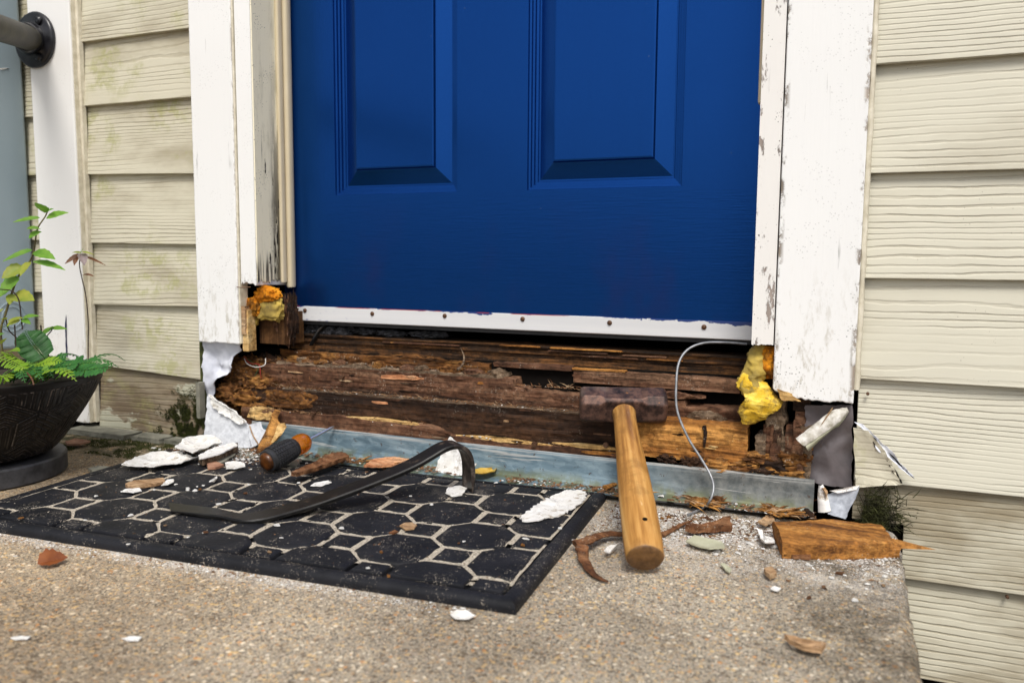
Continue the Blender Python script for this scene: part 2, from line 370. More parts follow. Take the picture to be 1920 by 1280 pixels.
def mat_concrete():
    m = Mt('exposed aggregate concrete', .85, .25); v = m.co(world=True); wx, wy, wz = m.xyz(v)
    wv = m.n('VectorMath', operation='ADD'); nz = m.ns(v, 55, 3, .6, col=True); ml = m.n('VectorMath', operation='SCALE'); ml.inputs[3].default_value = .004
    m.put(ml.inputs[0], nz); m.put(wv.inputs[0], v); m.put(wv.inputs[1], ml.outputs[0]); v2 = wv.outputs[0]
    q = m.n('TexVoronoi', feature='F1'); m.put(q.inputs['Vector'], v2); q.inputs['Scale'].default_value = 215; q.inputs['Randomness'].default_value = 1
    q2 = m.n('TexVoronoi', feature='F1'); m.put(q2.inputs['Vector'], v2); q2.inputs['Scale'].default_value = 460
    pr = m.xyz(q.outputs['Color']); pr2 = m.xyz(q2.outputs['Color'])
    peb = m.rp(pr[0], [(0, (.15, .12, .09)), (.22, (.30, .24, .17)), (.42, (.42, .33, .22)), (.6, (.50, .37, .20)), (.74, (.36, .31, .26)), (.86, (.62, .56, .46)), (.95, (.46, .25, .11)), (.985, (.66, .62, .55))], 'CONSTANT')
    peb2 = m.rp(pr2[1], [(0, (.10, .09, .075)), (.3, (.27, .23, .18)), (.55, (.40, .34, .25)), (.8, (.50, .45, .37)), (.96, (.50, .30, .14))], 'CONSTANT')
    shp = m.ss(q.outputs['Distance'], .62, .40); shp2 = m.ss(q2.outputs['Distance'], .62, .42)
    show = m.mt('MULTIPLY', m.mt('GREATER_THAN', pr[1], .55), m.mt('ADD', .45, m.mt('MULTIPLY', m.ns(v, 9, 3), .9)))
    cem = m.rp(m.ns(v, 700, 3, .7), [(.3, (.16, .145, .12)), (.7, (.36, .33, .28))])
    c = m.mx(shp2, cem, peb2); c = m.mx(m.mt('MULTIPLY', shp, show), c, peb)
    big = m.ns(v, 3.6, 5, .6)
    c = m.mx(m.ss(big, .40, .66), c, (.66, .64, .62), 'MULTIPLY'); c = m.mx(m.ss(m.ns(v, 11, 6, .7), .55, .70), c, (.74, .72, .70), 'MULTIPLY'); c = m.mx(1., c, (1.36, 1.30, 1.22), 'MULTIPLY')
    c = m.mx(m.mt('MULTIPLY', m.ss(wx, -.45, -.1), .55), c, (.90, .93, .97), 'MULTIPLY')
    warm = m.mt('MULTIPLY', m.ss(wx, -.3, -.9), .5)
    c = m.mx(warm, c, (1.12, .98, .78), 'MULTIPLY')
    # soot and lichen greying towards the open right-hand edge
    ed = m.mt('MULTIPLY', m.ss(m.mt('ADD', wx, m.mt('MULTIPLY', m.ns(v, 12, 4), .12)), -.05, .08), m.ss(wy, .5, .85))
    c = m.mx(m.mt('MULTIPLY', m.mt('MULTIPLY', ed, m.ss(m.ns(v, 24, 6, .75), .34, .60)), .9), c, (.42, .41, .40), 'MULTIPLY')
    # paint dust swept against the mat and the sill
    dn = m.ns(v, 900, 2, .6); dl = m.ns(v, 16, 5, .65)
    d1 = m.mt('MULTIPLY', m.ss(wy, .86, 1.08), m.ss(wx, -.42, -.24))
    fl = m.mt('SUBTRACT', wy, m.mt('ADD', .744, m.mt('MULTIPLY', m.mt('ADD', wx, .55), .055)))
    d2 = m.mt('MULTIPLY', m.mt('MULTIPLY', m.ss(fl, -.045, -.010), m.ss(fl, .03, 0)), m.ss(wx, -.36, -.5))
    dots = m.mt('MAXIMUM', m.ss(m.vo(v, 560), .40, .22), m.ss(m.vo(v, 260), .30, .16))
    dd = m.mt('MULTIPLY', m.mt('MAXIMUM', d1, m.mt('MULTIPLY', d2, 1.1)), m.mt('MAXIMUM', m.mt('MULTIPLY', dots, m.ss(dl, .33, .50)), m.mt('MULTIPLY', m.ss(m.mt('ADD', dl, m.mt('MULTIPLY', dn, .9)), .98, 1.16), .8)))
    c = m.mx(m.mt('MULTIPLY', dd, .85), c, (.74, .71, .68))
    # damp moss and soil along the wall at the left
    mo = m.mt('MULTIPLY', m.ss(wy, 1.02, 1.12), m.ss(wx, -1.0, -1.12)); ms = m.mt('MULTIPLY', mo, m.ss(m.ns(v, 30, 5, .7), .38, .55))
    c = m.mx(m.mt('MULTIPLY', ms, .92), c, m.rp(m.ns(v, 160, 3), [(.35, (.022, .018, .010)), (.6, (.06, .065, .015)), (.8, (.16, .13, .08))]))
    h = m.mt('ADD', m.mt('MULTIPLY', m.mt('MULTIPLY', shp, show), .8), m.mt('ADD', m.mt('MULTIPLY', shp2, .4), m.mt('MULTIPLY', m.ns(v, 50, 4), 1.2)))
    return m.done(c, m.bump(h, .8, .0016))
M['concrete'] = mat_concrete()
def mat_door():
    m = Mt('blue door paint', .3, .1); v = m.co(world=True)
    g = m.ns(m.co((420, 1, 9), world=True), 1, 4, .6); r = m.ns(m.co((22, 1, 420), world=True), 1, 3, .6); b = m.ns(v, 300, 2)
    wz = m.xyz(v)[2]; lo = m.ss(wz, .5, .46)
    h = m.mt('ADD', m.mt('MULTIPLY', g, m.mt('SUBTRACT', 1.0, m.mt('MULTIPLY', lo, .7))), m.mt('ADD', m.mt('MULTIPLY', r, m.mt('MULTIPLY', lo, .8)), m.mt('MULTIPLY', b, .25)))
    c = m.mx(m.ns(v, 5, 4), (.0060, .048, .212), (.0070, .055, .240))
    # reddish blotches mixed into the blue, stronger towards the foot
    rd = m.mt('MULTIPLY', m.ss(m.ns(m.co((9, 1, 5), world=True), 1, 4, .6), .46, .72), m.ss(wz, .50, .30)); c = m.mx(m.mt('MULTIPLY', rd, .18), c, (.07, .012, .05))
    sp = m.mt('MULTIPLY', m.ss(m.vo(v, 52), .045, .02), m.mt('GREATER_THAN', m.ns(v, 24, 1), .60)); c = m.mx(m.mt('MULTIPLY', sp, .6), c, (.30, .38, .55))
    return m.done(c, m.bump(h, .22, .0008), m.mt('ADD', .19, m.mt('MULTIPLY', g, .10)), .78)
M['door'] = mat_door()
def mat_sweep():
    m = Mt('white painted aluminium sweep', .42, .5); v = m.co(world=True); wx, wy, wz = m.xyz(v)
    e = m.mt('ADD', wz, m.mt('MULTIPLY', m.mt('SUBTRACT', m.ns(m.co((16, 1, 60), world=True), 1, 5, .7), .5), .034))
    right = m.ss(wx, -.36, -.22)
    th = m.mt('SUBTRACT', .2715, m.mt('MULTIPLY', right, .0045))
    bl = m.ss(m.mt('SUBTRACT', e, th), 0, .0006)
    c = m.mx(m.ns(m.co((2, 1, 60), world=True), 1, 4), (.74, .74, .74), (.55, .56, .58))
    sc = m.mt('MULTIPLY', m.ss(m.ns(m.co((60, 1, 240), world=True), 1, 3, .6), .62, .66), m.mt('MULTIPLY', m.ss(wx, -.86, -.9), m.ss(m.ns(v, 30, 2), .4, .6)))
    c = m.mx(m.mt('MULTIPLY', sc, .7), c, (.10, .13, .30))
    c = m.mx(bl, c, (.010, .035, .16))
    rdl = m.mt('MULTIPLY', m.ss(wz, .2700, .2712), m.mt('MULTIPLY', m.ss(m.ns(m.co((14, 1, 1), world=True), 1, 3), .42, .5), m.ss(wx, -.40, -.48)))
    c = m.mx(rdl, c, (.30, .025, .02))
    return m.done(c, m.bump(m.ns(m.co((8, 8, 200), world=True), 1, 3), .1, .0006))
M['sweep'] = mat_sweep()
def mat_zinc():
    m = Mt('galvanised steel', .48, .5); v = m.co(world=True)
    sp = m.n('TexVoronoi', feature='F1'); m.put(sp.inputs['Vector'], m.co((1, 1, 1.6), world=True)); sp.inputs['Scale'].default_value = 60
    f = m.mt('ADD', m.mt('MULTIPLY', m.xyz(sp.outputs['Color'])[0], .10), m.mt('MULTIPLY', m.ns(m.co((9, 9, 45), world=True), 1, 6, .7, .8), .95))
    c = m.rp(f, [(.3, (.055, .095, .125)), (.5, (.135, .205, .25)), (.75, (.32, .42, .47))])
    wx, wy, wz = m.xyz(v)
    c = m.mx(m.mt('MULTIPLY', m.ss(wx, -.34, -.16), .8), c, m.rp(m.ns(v, 40, 5, .7), [(.35, (.07, .065, .055)), (.65, (.26, .25, .22))]))
    lo = m.mt('MULTIPLY', m.ss(wz, .034, .012), m.ss(m.ns(v, 35, 5, .7), .38, .58))
    c = m.mx(m.mt('MULTIPLY', lo, .8), c, (.13, .14, .055))
    rs = m.ss(m.ns(v, 85, 5, .7), .61, .67); c = m.mx(m.mt('MULTIPLY', rs, .85), c, (.07, .04, .025))
    st = m.mt('MAXIMUM', m.ss(m.ns(m.co((5, 5, 90), world=True), 1, 4, .7), .60, .67), m.mt('MULTIPLY', m.ss(wz, .048, .056), m.ss(m.ns(m.co((6, 6, 600), world=True), 1, 3), .45, .6))); c = m.mx(m.mt('MULTIPLY', st, .6), c, (.66, .64, .60))
    return m.done(c, m.bump(f, .15, .001), None, .35)
M['zinc'] = mat_zinc()
def mat_rubber():
    m = Mt('black rubber', .6, .2); v = m.co(rand=False, world=True)
    f = m.ns(v, 240, 3, .6); c = m.rp(m.ns(v, 24, 4), [(.3, (.006, .0065, .0085)), (.7, (.015, .0155, .0195))])
    sp = m.ss(m.vo(v, 480), .36, .2); sm = m.ss(m.mt('ADD', m.mt('MULTIPLY', m.ns(v, 26, 4, .65), .9), m.mt('MULTIPLY', m.ns(v, 210, 2), .45)), .68, .86)
    c = m.mx(m.mt('MULTIPLY', m.mt('MULTIPLY', sp, sm), .9), c, (.46, .40, .33))
    du = m.ss(m.ns(v, 13, 5, .7), .58, .8); c = m.mx(m.mt('MULTIPLY', du, .20), c, (.16, .14, .11))
    return m.done(c, m.bump(f, .5, .0012))
M['rubber'] = mat_rubber()
def mat_handle():
    m = Mt('varnished hickory', .42, .22); v = m.co()
    g = m.ns(m.co((60, 4, 60)), 1, 5, .6, .5); f2 = m.ns(m.co((190, 8, 190)), 1, 3, .6)
    c = m.rp(m.mt('ADD', m.mt('MULTIPLY', g, .65), m.mt('MULTIPLY', f2, .35)), [(.36, (.20, .082, .018)), (.5, (.42, .205, .052)), (.64, (.60, .34, .11))])
    yy = m.xyz(m.co(rand=False))[1]
    dk = m.ss(m.mt('ADD', yy, m.mt('MULTIPLY', m.ns(v, 60, 4), .02)), .022, .006)
    c = m.mx(m.mt('MULTIPLY', dk, .35), c, (.36, .22, .09))
    en = m.ss(yy, .0035, .0012); c = m.mx(en, c, m.rp(m.ns(v, 90, 5, .7), [(.3, (.05, .024, .010)), (.7, (.20, .11, .05))]))
    sc = m.ss(m.ns(m.co((40, 12, 40)), 1, 5, .7), .63, .70); c = m.mx(m.mt('MULTIPLY', sc, .5), c, (.72, .54, .30))
    gr = m.ss(m.ns(v, 24, 6, .75), .48, .66); c = m.mx(m.mt('MULTIPLY', gr, .45), c, (.17, .08, .02)); top_ = m.mt('MULTIPLY', m.ss(yy, .22, .32), m.ss(m.ns(m.co((70, 14, 70)), 1, 5, .7), .38, .6)); c = m.mx(m.mt('MULTIPLY', top_, .6), c, (.10, .05, .02))
    return m.done(c, m.bump(f2, .15, .0008))
M['handle'] = mat_handle()
def mat_rust():
    m = Mt('rusted steel', .55, .5); v = m.co(); f = m.ns(v, 60, 6, .7); g = m.ns(v, 14, 4, .6)
    c = m.rp(f, [(.38, (.012, .008, .007)), (.5, (.060, .032, .026)), (.62, (.15, .08, .058))])
    c = m.mx(m.ss(g, .52, .72), c, (.15, .108, .085)); c = m.mx(m.mt('MULTIPLY', m.ss(m.ns(v, 45, 4, .7), .64, .7), .9), c, (.36, .15, .04))
    return m.done(c, m.bump(f, .5, .0012), m.mt('ADD', .36, m.mt('MULTIPLY', f, .35)), .45)
M['rust'] = mat_rust()
def mat_bar():
    m = Mt('worn black steel', .28, .35); v = m.co(); f = m.ns(v, 70, 6, .7)
    c = m.rp(f, [(.35, (.004, .004, .0045)), (.7, (.014, .013, .012))])
    wr = m.ss(m.ns(m.co((1, 1, 1)), 55, 6, .75), .60, .66); c = m.mx(wr, c, (.10, .07, .05))
    return m.done(c, m.bump(f, .25, .0009), m.mt('ADD', .24, m.mt('MULTIPLY', f, .3)), .3)
M['bar'] = mat_bar()
def mat_rubbed():
    m = Mt('brown worn steel', .42, .5); v = m.co(); f = m.ns(v, 50, 6, .7)
    return m.done(m.rp(f, [(.36, (.012, .010, .009)), (.52, (.055, .042, .035)), (.68, (.22, .18, .15))]), m.bump(f, .4, .001), None, .4)
M['bar_worn'] = mat_rubbed()
M['amber'] = mat_plain('amber plastic', (.62, .16, .008), (.85, .30, .02), 30, .16, .05)
_b = M['amber'].node_tree.nodes['Principled BSDF']; _b.inputs['Transmission Weight'].default_value = .7; _b.inputs['IOR'].default_value = 1.49
M['amber_dark'] = mat_plain('dirty amber plastic', (.010, .004, .0015), (.13, .04, .006), 60, .3, .2)
M['grip'] = mat_plain('black rubber grip', (.012, .012, .014), (.03, .03, .032), 60, .55, .2)
M['steel'] = mat_plain('bright steel shaft', (.45, .46, .47), (.62, .63, .64), 40, .28, .05, metal=.9)
M['screw'] = mat_plain('rusty screw', (.05, .025, .015), (.17, .09, .05), 400, .55, .4, metal=.5)
M['black_iron'] = mat_plain('glossy black iron paint', (.006, .006, .008), (.022, .022, .026), 50, .28, .4, .0012)
M['pipe'] = mat_plain('dirty black pipe', (.010, .009, .007), (.045, .04, .025), 35, .5, .4, .001)
M['box'] = mat_plain('grey enamelled steel', (.26, .33, .37), (.31, .38, .42), 3, .38, .03)
M['wire_grey'] = mat_plain('grey wire', (.16, .17, .18), (.34, .35, .37), 80, .4, 0, metal=.4)
M['wire_red'] = mat_plain('red wire', (.25, .02, .015), (.35, .04, .03), 60, .45, 0)
M['wire_white'] = mat_plain('white wire', (.6, .58, .54), (.75, .73, .7), 60, .45, 0)
M['wire_green'] = mat_plain('green wire', (.03, .08, .03), (.05, .12, .05), 60, .45, 0)
def mat_foam():
    m = Mt('yellow spray foam', .95, .08); v = m.co(); f = m.ns(v, 45, 5, .65); wz = m.xyz(m.co(rand=False))[2]
    c = m.rp(f, [(.32, (.56, .33, .02)), (.5, (.74, .48, .05)), (.7, (.86, .68, .17))])
    c = m.mx(m.mt('MULTIPLY', m.ss(m.ns(v, 34, 6, .78), .46, .60), .8), c, (.20, .125, .035)); por = m.vo(v, 420)
    return m.done(c, m.bump(m.mt('ADD', f, m.mt('MULTIPLY', por, .5)), .4, .0015))
M['foam'] = mat_foam()
def mat_foam2(name, dirt):
    m = Mt(name, .95, .08); v = m.co(); f = m.ns(v, 50, 6, .7)
    c = m.rp(f, [(.3, (.16, .045, .006)), (.48, (.55, .19, .012)), (.66, (.80, .36, .03))])
    c = m.mx(m.mt('MULTIPLY', m.ss(m.ns(v, 30, 5, .7), .50, .60), dirt), c, (.035, .022, .012))
    return m.done(c, m.bump(f, .9, .003))
M['foam_orange'] = mat_foam2('aged orange foam', .75)
M['foam_dull'] = mat_plain('dirty yellow foam', (.16, .115, .035), (.52, .37, .07), 40, .8, .7, .002)
M['fluff'] = mat_plain('grey lint', (.010, .010, .011), (.07, .07, .08), 60, .95, 1., .004)
def mat_leaf(name, a, b, tr=.35):
    m = Mt(name, .45, .4); v = m.co(); c = m.rp(m.ns(v, 60, 4), [(.3, a), (.7, b)])
    try:
        m.b.inputs['Transmission Weight'].default_value = 0
        t = m.n('BsdfTranslucent'); m.put(t.inputs[0], c); mixn = m.n('MixShader'); mixn.inputs[0].default_value = tr
        out = m.t.nodes['Material Output']; m.t.links.new(m.b.outputs[0], mixn.inputs[1]); m.t.links.new(t.outputs[0], mixn.inputs[2]); m.t.links.new(mixn.outputs[0], out.inputs[0])
    except Exception: pass
    return m.done(c, m.bump(m.ns(v, 110, 3), .3, .0008))
M['leaf'] = mat_leaf('fresh green leaf', (.12, .30, .03), (.24, .44, .06))
M['leaf_pale'] = mat_leaf('yellowing leaf', (.26, .36, .05), (.46, .46, .07))
M['fern'] = mat_leaf('fern green', (.02, .10, .018), (.05, .20, .035), .25)
M['fern_lime'] = mat_leaf('lime fern', (.16, .34, .015), (.34, .50, .04), .35)
M['stem'] = mat_plain('plant stem', (.05, .03, .015), (.16, .14, .04), 40, .6, .2)
M['stem_dark'] = mat_plain('dark twig', (.02, .012, .008), (.06, .03, .018), 40, .7, .2)
M['leaf_dry'] = mat_leaf('dry brown leaf', (.08, .03, .012), (.20, .08, .03), .15)
M['leaf_orange'] = mat_leaf('orange dead leaf', (.16, .042, .012), (.34, .11, .028), .15)
M['leaf_yellow'] = mat_leaf('yellow leaf', (.50, .30, .04), (.66, .46, .09), .2)
M['leaf_mauve'] = mat_leaf('grey mauve leaf', (.22, .17, .17), (.36, .29, .29), .15)
M['moss'] = mat_plain('moss', (.014, .018, .004), (.075, .085, .014), 70, .9, .2)
M['moss_dark'] = mat_plain('dark moss twigs', (.012, .010, .005), (.05, .055, .010), 70, .9, .2)
M['soil'] = mat_plain('potting soil', (.010, .007, .005), (.05, .03, .018), 60, .95, .9, .004)
M['earth'] = mat_plain('dark damp earth', (.02, .015, .010), (.06, .045, .03), 8, .95, .8, .01)
def mat_pot():
    m = Mt('black glazed pot', .42, .22); v = m.co(); c = m.rp(m.ns(v, 40, 4), [(.3, (.005, .0045, .0045)), (.7, (.013, .011, .010))])
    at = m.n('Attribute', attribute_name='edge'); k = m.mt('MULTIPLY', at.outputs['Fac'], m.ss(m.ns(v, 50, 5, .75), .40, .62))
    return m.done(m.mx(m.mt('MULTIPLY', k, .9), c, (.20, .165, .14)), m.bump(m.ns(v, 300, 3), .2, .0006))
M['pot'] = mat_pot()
M['pot_base'] = mat_plain('grey black saucer', (.02, .02, .022), (.06, .06, .065), 60, .5, .2)

# ------------------------------------------------------------------ setting: ground, stoop, house shell
mk('ground', *box(-60, 60, -60, 60, -.9, -.5), M['earth'], kind='structure')
def stoop():
    x0, x1, y0, y1 = -4.0, .076, -2.2, 1.204
    ys = [y0+(y1-y0)*i/260 for i in range(261)]; loops = []
    for y in ys:
        e = .003*N(y*40, 2, 0) + .0025*N(y*130, 5, 0) + .0015*N(y*300, 1, 4)
        xe = x1 + e
        loops.append([V((x0, y, -.45)), V((x0, y, 0)), V((-1.6, y, 0)), V((-.4, y, 0)), V((xe-.012, y, -.0005)), V((xe-.005, y, -.0025+.001*N(y*90))), V((xe, y, -.009)), V((xe+.002*N(y*30, 9), y, -.05)), V((x1, y, -.45))])
    vs, fs = sweep(loops); mk('concrete_stoop', vs, fs, M['concrete'], smooth=40, kind='structure')
stoop()
# dark room behind the door so that the gap under it looks into a house
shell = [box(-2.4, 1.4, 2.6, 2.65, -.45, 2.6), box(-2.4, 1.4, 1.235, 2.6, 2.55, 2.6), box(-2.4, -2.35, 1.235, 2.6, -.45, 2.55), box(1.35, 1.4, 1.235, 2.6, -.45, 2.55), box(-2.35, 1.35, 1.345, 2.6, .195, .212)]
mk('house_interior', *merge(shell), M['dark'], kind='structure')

# ------------------------------------------------------------------ the wall of lap siding
wall = thing('house_wall', 'beige wood grain lap siding wall on both sides of the blue door', 'wall', (-.6, 1.22, -.3))
mk('sheathing', *merge([box(.02, 1.4, 1.2335, 1.25, -.3, 2.55), box(-2.4, -1.163, 1.2335, 1.25, -.3, 2.55), box(-1.163, .02, 1.24, 1.3, 2.0, 2.55)]), M['dark'], wall)
mk('foundation', *merge([box(.08, 1.4, 1.26, 1.4, -.6, -.2), box(-2.4, .08, 1.30, 1.45, -.6, .02)]), M['dark'], wall)
YF, TH = 1.218, .0112
def plank(xl, xr, zl, zr, h, mat, name='siding_plank', lbl=None):
    """one lap board, leaning back under the one above; bottom edge runs from zl to zr"""
    loops = []; n = 14
    for i in range(n+1):
        u = i/n; x = xl+(xr-xl)*u; z = zl+(zr-zl)*u + .0006*N(x*9, zl*10)
        yo = .0012*N(x*4, zl*7, 2)
        sl = TH/.138
        loops.append([V((x, YF+yo, z)), V((x, YF+yo+sl*h, z+h)), V((x, YF+yo+sl*h+.006, z+h)), V((x, YF+yo+.0113, z+.0008))])
    return mk(name, *sweep(loops), mat, wall, bevel=.0011, label=lbl)
zr = [-.210, -.070, .062, .2055, .3445, .4855, .6285, .771, .914, 1.057, 1.2, 1.343]
for i, z in enumerate(zr):
    x0 = .0165 if z > .03 else .083
    if i == 2: x0 = .0165
    if i in (1, 2): continue
    nxt = zr[i+1] if i+1 < len(zr) else z+.14
    plank(x0, 1.3, z, z, nxt-z+.022, M['siding_low' if i < 2 else 'siding'])
# board at the slab: notched round the concrete, stained
plank(.0165, 1.3, .0615, .0635, .165, M['siding'], lbl='siding board with a broken lower left corner')
def notched():
    sl = TH/.138; P = [(.083, -.070), (1.3, -.070), (1.3, .084), (.0165, .084), (.0165, .004), (.083, .004)]
    vs_ = [V((x, YF+sl*(z+.07), z)) for x, z in P]+[V((x, YF+sl*(z+.07)+.0095*(1 if z < -.06 else .7), z)) for x, z in P]
    return vs_, [tuple(range(6)), tuple(range(11, 5, -1))]+[(i, (i+1) % 6, 6+(i+1) % 6, 6+i) for i in range(6)]
mk('siding_plank', *notched(), M['siding_low'], wall, bevel=.0008, label='siding board notched round the concrete slab')
zl = [((-1.458, .006), (-1.158, .003)), ((-1.465, .141), (-1.158, .127)), ((-1.464, .266), (-1.158, .270)), ((-1.476, .392), (-1.157, .389)), ((-1.473, .530), (-1.163, .523)), ((-1.474, .665), (-1.164, .665)), ((-1.466, .790), (-1.163, .790)), ((-1.46, .925), (-1.163, .925)), ((-1.46, 1.062), (-1.163, 1.062)), ((-1.46, 1.2), (-1.163, 1.2)), ((-1.46, 1.34), (-1.163, 1.34))]
for i, (a, b) in enumerate(zl):
    nx_ = zl[i+1][0][1] if i+1 < len(zl) else a[1]+.135
    mt_ = M['siding_rot'] if i == 0 else M['siding_old']
    plank(-1.4485 if i else -1.44, b[0], a[1], b[1], nx_-a[1]+.02, mt_, lbl='lowest siding board, water stained with moss at its end' if i == 0 else None)
for z in (.03, .165, .30, .41, .545, .665, .80, .93, 1.06, 1.2, 1.33):
    plank(-2.3, -1.571, z-.012, z-.012, .158, M['siding_old'])
# strip of end grain and caulk where the left boards meet the trims
mk('caulk_bead', *jag(-1.4485, -1.441, 1.2125, 1.222, .02, 1.5, .004, 4), M['caulk'], wall)
mk('end_strip', *jag(-1.158, -1.1535, 1.213, 1.226, .03, .21, .01, 4), M['moss'], wall)
mk('end_strip', *jag(-1.156, -1.147, 1.198, 1.212, .055, .125, .008, 6), M['slate'], wall)
# caulk beside right casing
def bead(x, y, z0, z1, r, mat, par, name='caulk_bead'):
    pts = [V((x+.0012*N(z*40), y, z)) for z in [z0+(z1-z0)*i/60 for i in range(61)]]
    mk(name, *tube(pts, lambda t: r*(1+.35*N(t*40, x)), 6), mat, par, smooth=60)
bead(.0135, 1.2165, .19, 1.5, .0042, M['caulk'], wall)

# broken lower left corner of the right-hand board
pts = [W(p[0], p[1], 1.214) for p in ((1600, 800), (1628, 805), (1655, 838), (1668, 860), (1690, 905), (1605, 910))]
bp = flake(pts, .006, V((0, -1, 0)), curl=.004, bump=.0004, j=.001)
mk('siding_corner', *bp, M['siding_old'], wall, label='cracked loose corner of the siding board')
def torn(pxs, Y, mat, th=.002, curl=.003, par=None, name='torn_edge', **k):
    return mk(name, *flake([W(a, b, Y) for a, b in pxs], th, V((0, -1, 0)), curl=curl, bump=.0012, j=.0016), mat, par, smooth=50, **k)
torn(((1602, 790), (1618, 794), (1636, 812), (1655, 832), (1673, 845), (1690, 870), (1718, 898), (1692, 880), (1668, 858), (1648, 846), (1640, 832), (1622, 808)), 1.2085, M['wrap'], .001, .002, wall, 'torn_paper')
torn(((1630, 813), (1642, 822), (1652, 836), (1640, 838)), 1.2068, M['dark'], .0008, 0, wall, 'crack')
torn(((1664, 846), (1676, 856), (1700, 886), (1716, 898), (1690, 874)), 1.2068, M['dark'], .0008, 0, wall, 'crack')
torn(((1662, 862), (1668, 864), (1692, 906), (1687, 905)), 1.2052, M['dark'], .0006, 0, wall, 'crack')

for px, py in ((1627, 738), (1889, 1119)):
    p = W(px, py, 1.2175); mk('nail_head', *sweep([[p+V((q*math.cos(a), yy, q*math.sin(a))) for a in (2*math.pi*i/10 for i in range(10))] for yy, q in ((.004, .0022), (-.0008, .0022), (-.0012, .0016))]), M['screw'], wall, smooth=40)
# ------------------------------------------------------------------ trim boards and the door frame
tb = thing('trim_board', 'white vertical trim board left of the door with iron handrail plate', 'trim', (-1.51, 1.21, .02))
mk('board', *jag(-1.568, -1.4495, 1.200, 1.232, .02, 1.6, .002, 12), M['white_corner'], tb, bevel=.0025)
mk('side_strip', *jag(-1.4490, -1.4475, 1.203, 1.222, .02, 1.6, .002, 3), M['caulk'], tb)
pr = [W(124, 590, 1.1988), W(122, 610, 1.1988), W(123, 640, 1.1988), W(124, 668, 1.1988), W(127, 668, 1.1988), W(125, 640, 1.1988), W(125, 610, 1.1988)]
mk('paint_scratch', *flake(pr, .0005, V((0, -1, 0)), bump=0, j=.0004), mat_plain('navy scratch', (.01, .012, .05), (.02, .02, .08), 30, .5, 0), tb)

fr = thing('door_frame', 'white peeling door frame with rotted feet around the blue door', 'door frame', (-.57, 1.21, .17))
mk('casing', *jag(-1.152, -1.0545, 1.205, 1.228, .2035, 2.2, .0022, 40, seed=2), M['white'], fr, bevel=.002, label='left casing board, wide white, cut off above the floor')
mk('casing_side', *jag(-1.0542, -1.0505, 1.2075, 1.228, .2045, 2.2, .005, 3, seed=4), M['caulk'], fr)
mk('casing', *jag(-.0965, .0105, 1.205, 1.228, .1725, 2.2, .003, 60, seed=5, zfun=lambda x: .013*max(0, (-.072-x)/.025)), M['white'], fr, bevel=.002, label='right casing board, wide white, splintered at its foot')
mk('jamb', *jag(-1.0488, -1.0145, 1.2095, 1.300, .318, 2.2, .007, 40, 90, seed=7), M['white'], fr)
def jface():
    loops = []; n = 50
    for i in range(n+1):
        y = 1.2115+.088*i/n
        zb = .322 + .012*N(y*120, 3) + .008*N(y*380, 8) + (.018 if y > 1.272 else 0)*(y-1.272)/.02
        loops.append([V((-1.0143, y, zb)), V((-1.0118, y, zb+.002*N(y*300))), V((-1.0118, y, 2.2)), V((-1.0143, y, 2.2))])
    return sweep(loops)
mk('jamb_face', *jface(), M['jamb'], fr, label='sage painted inner face of the left jamb, black with rot low down')
def rotmask():
    for k in range(18):
        t = abs(rnd.gauss(0, .5)); y = min(1.296, max(1.214, 1.268+rnd.gauss(0, .018))) if k < 30 else rnd.uniform(1.214, 1.25)
        z = .33+t*.20 if k < 30 else .325+rnd.random()*.03
        L = rnd.uniform(.008, .035); wd = rnd.uniform(.0006, .0024)
        yield flake([V((-1.0117, y-wd, z)), V((-1.0117, y+wd*.4, z-L*.1)), V((-1.0117, y+wd, z+L*.6)), V((-1.0117, y, z+L))], .0004, V((1, 0, 0)), bump=0, j=.0006)
mk('rot_stain', *merge(list(rotmask())), M['dark'], fr, kind='stuff')
def vstrip(x0, x1, y0, y1, z0, name, mat):
    c = V(((x0+x1)/2, (y0+y1)/2, 0)); lp = []
    for z in (z0, z0+.004, 2.2):
        k = .9 if z == z0 else 1
        lp.append([V((c.x+(x1-x0)/2*k*math.copysign(abs(math.cos(a))**.6, math.cos(a)), c.y+(y1-y0)/2*k*math.copysign(abs(math.sin(a))**.6, math.sin(a)), z)) for a in (2*math.pi*i/16 for i in range(16))])
    mk(name, *sweep(lp), mat, fr, smooth=50)
vstrip(-1.0115, -.9975, 1.290, 1.3075, .3085, 'weatherstrip', M['strip'])
vstrip(-1.0125, -1.0045, 1.275, 1.289, .318, 'weatherstrip', M['strip'])
vstrip(-.136, -.129, 1.236, 1.262, .592, 'weatherstrip', M['strip'])
mk('jamb', *jag(-.1285, -.0985, 1.2085, 1.300, .2475, 2.2, .004, 30, 120, seed=9), M['white_peel'], fr, label='right jamb edge with flaking paint')
mk('nail', *tube([W(444, 538, 1.199), W(452, 539, 1.202), W(470, 538, 1.21)], .0009, 6), M['screw'], fr)
# bare wood behind the left casing foot
mk('backing_block', *rough(-1.052, -1.037, 1.212, 1.235, .19, .268, 12, .001, seed=3), M['w_yellow'], fr)
mk('backing_block', *rough(-1.051, -1.0405, 1.2085, 1.232, .222, .275, 12, .001, seed=5), M['tan'], fr)
# splinter at right casing foot
torn(((1456, 728), (1478, 735), (1502, 752), (1466, 750)), 1.2035, M['w_yellow'], .0012, 0, fr, 'splinter')

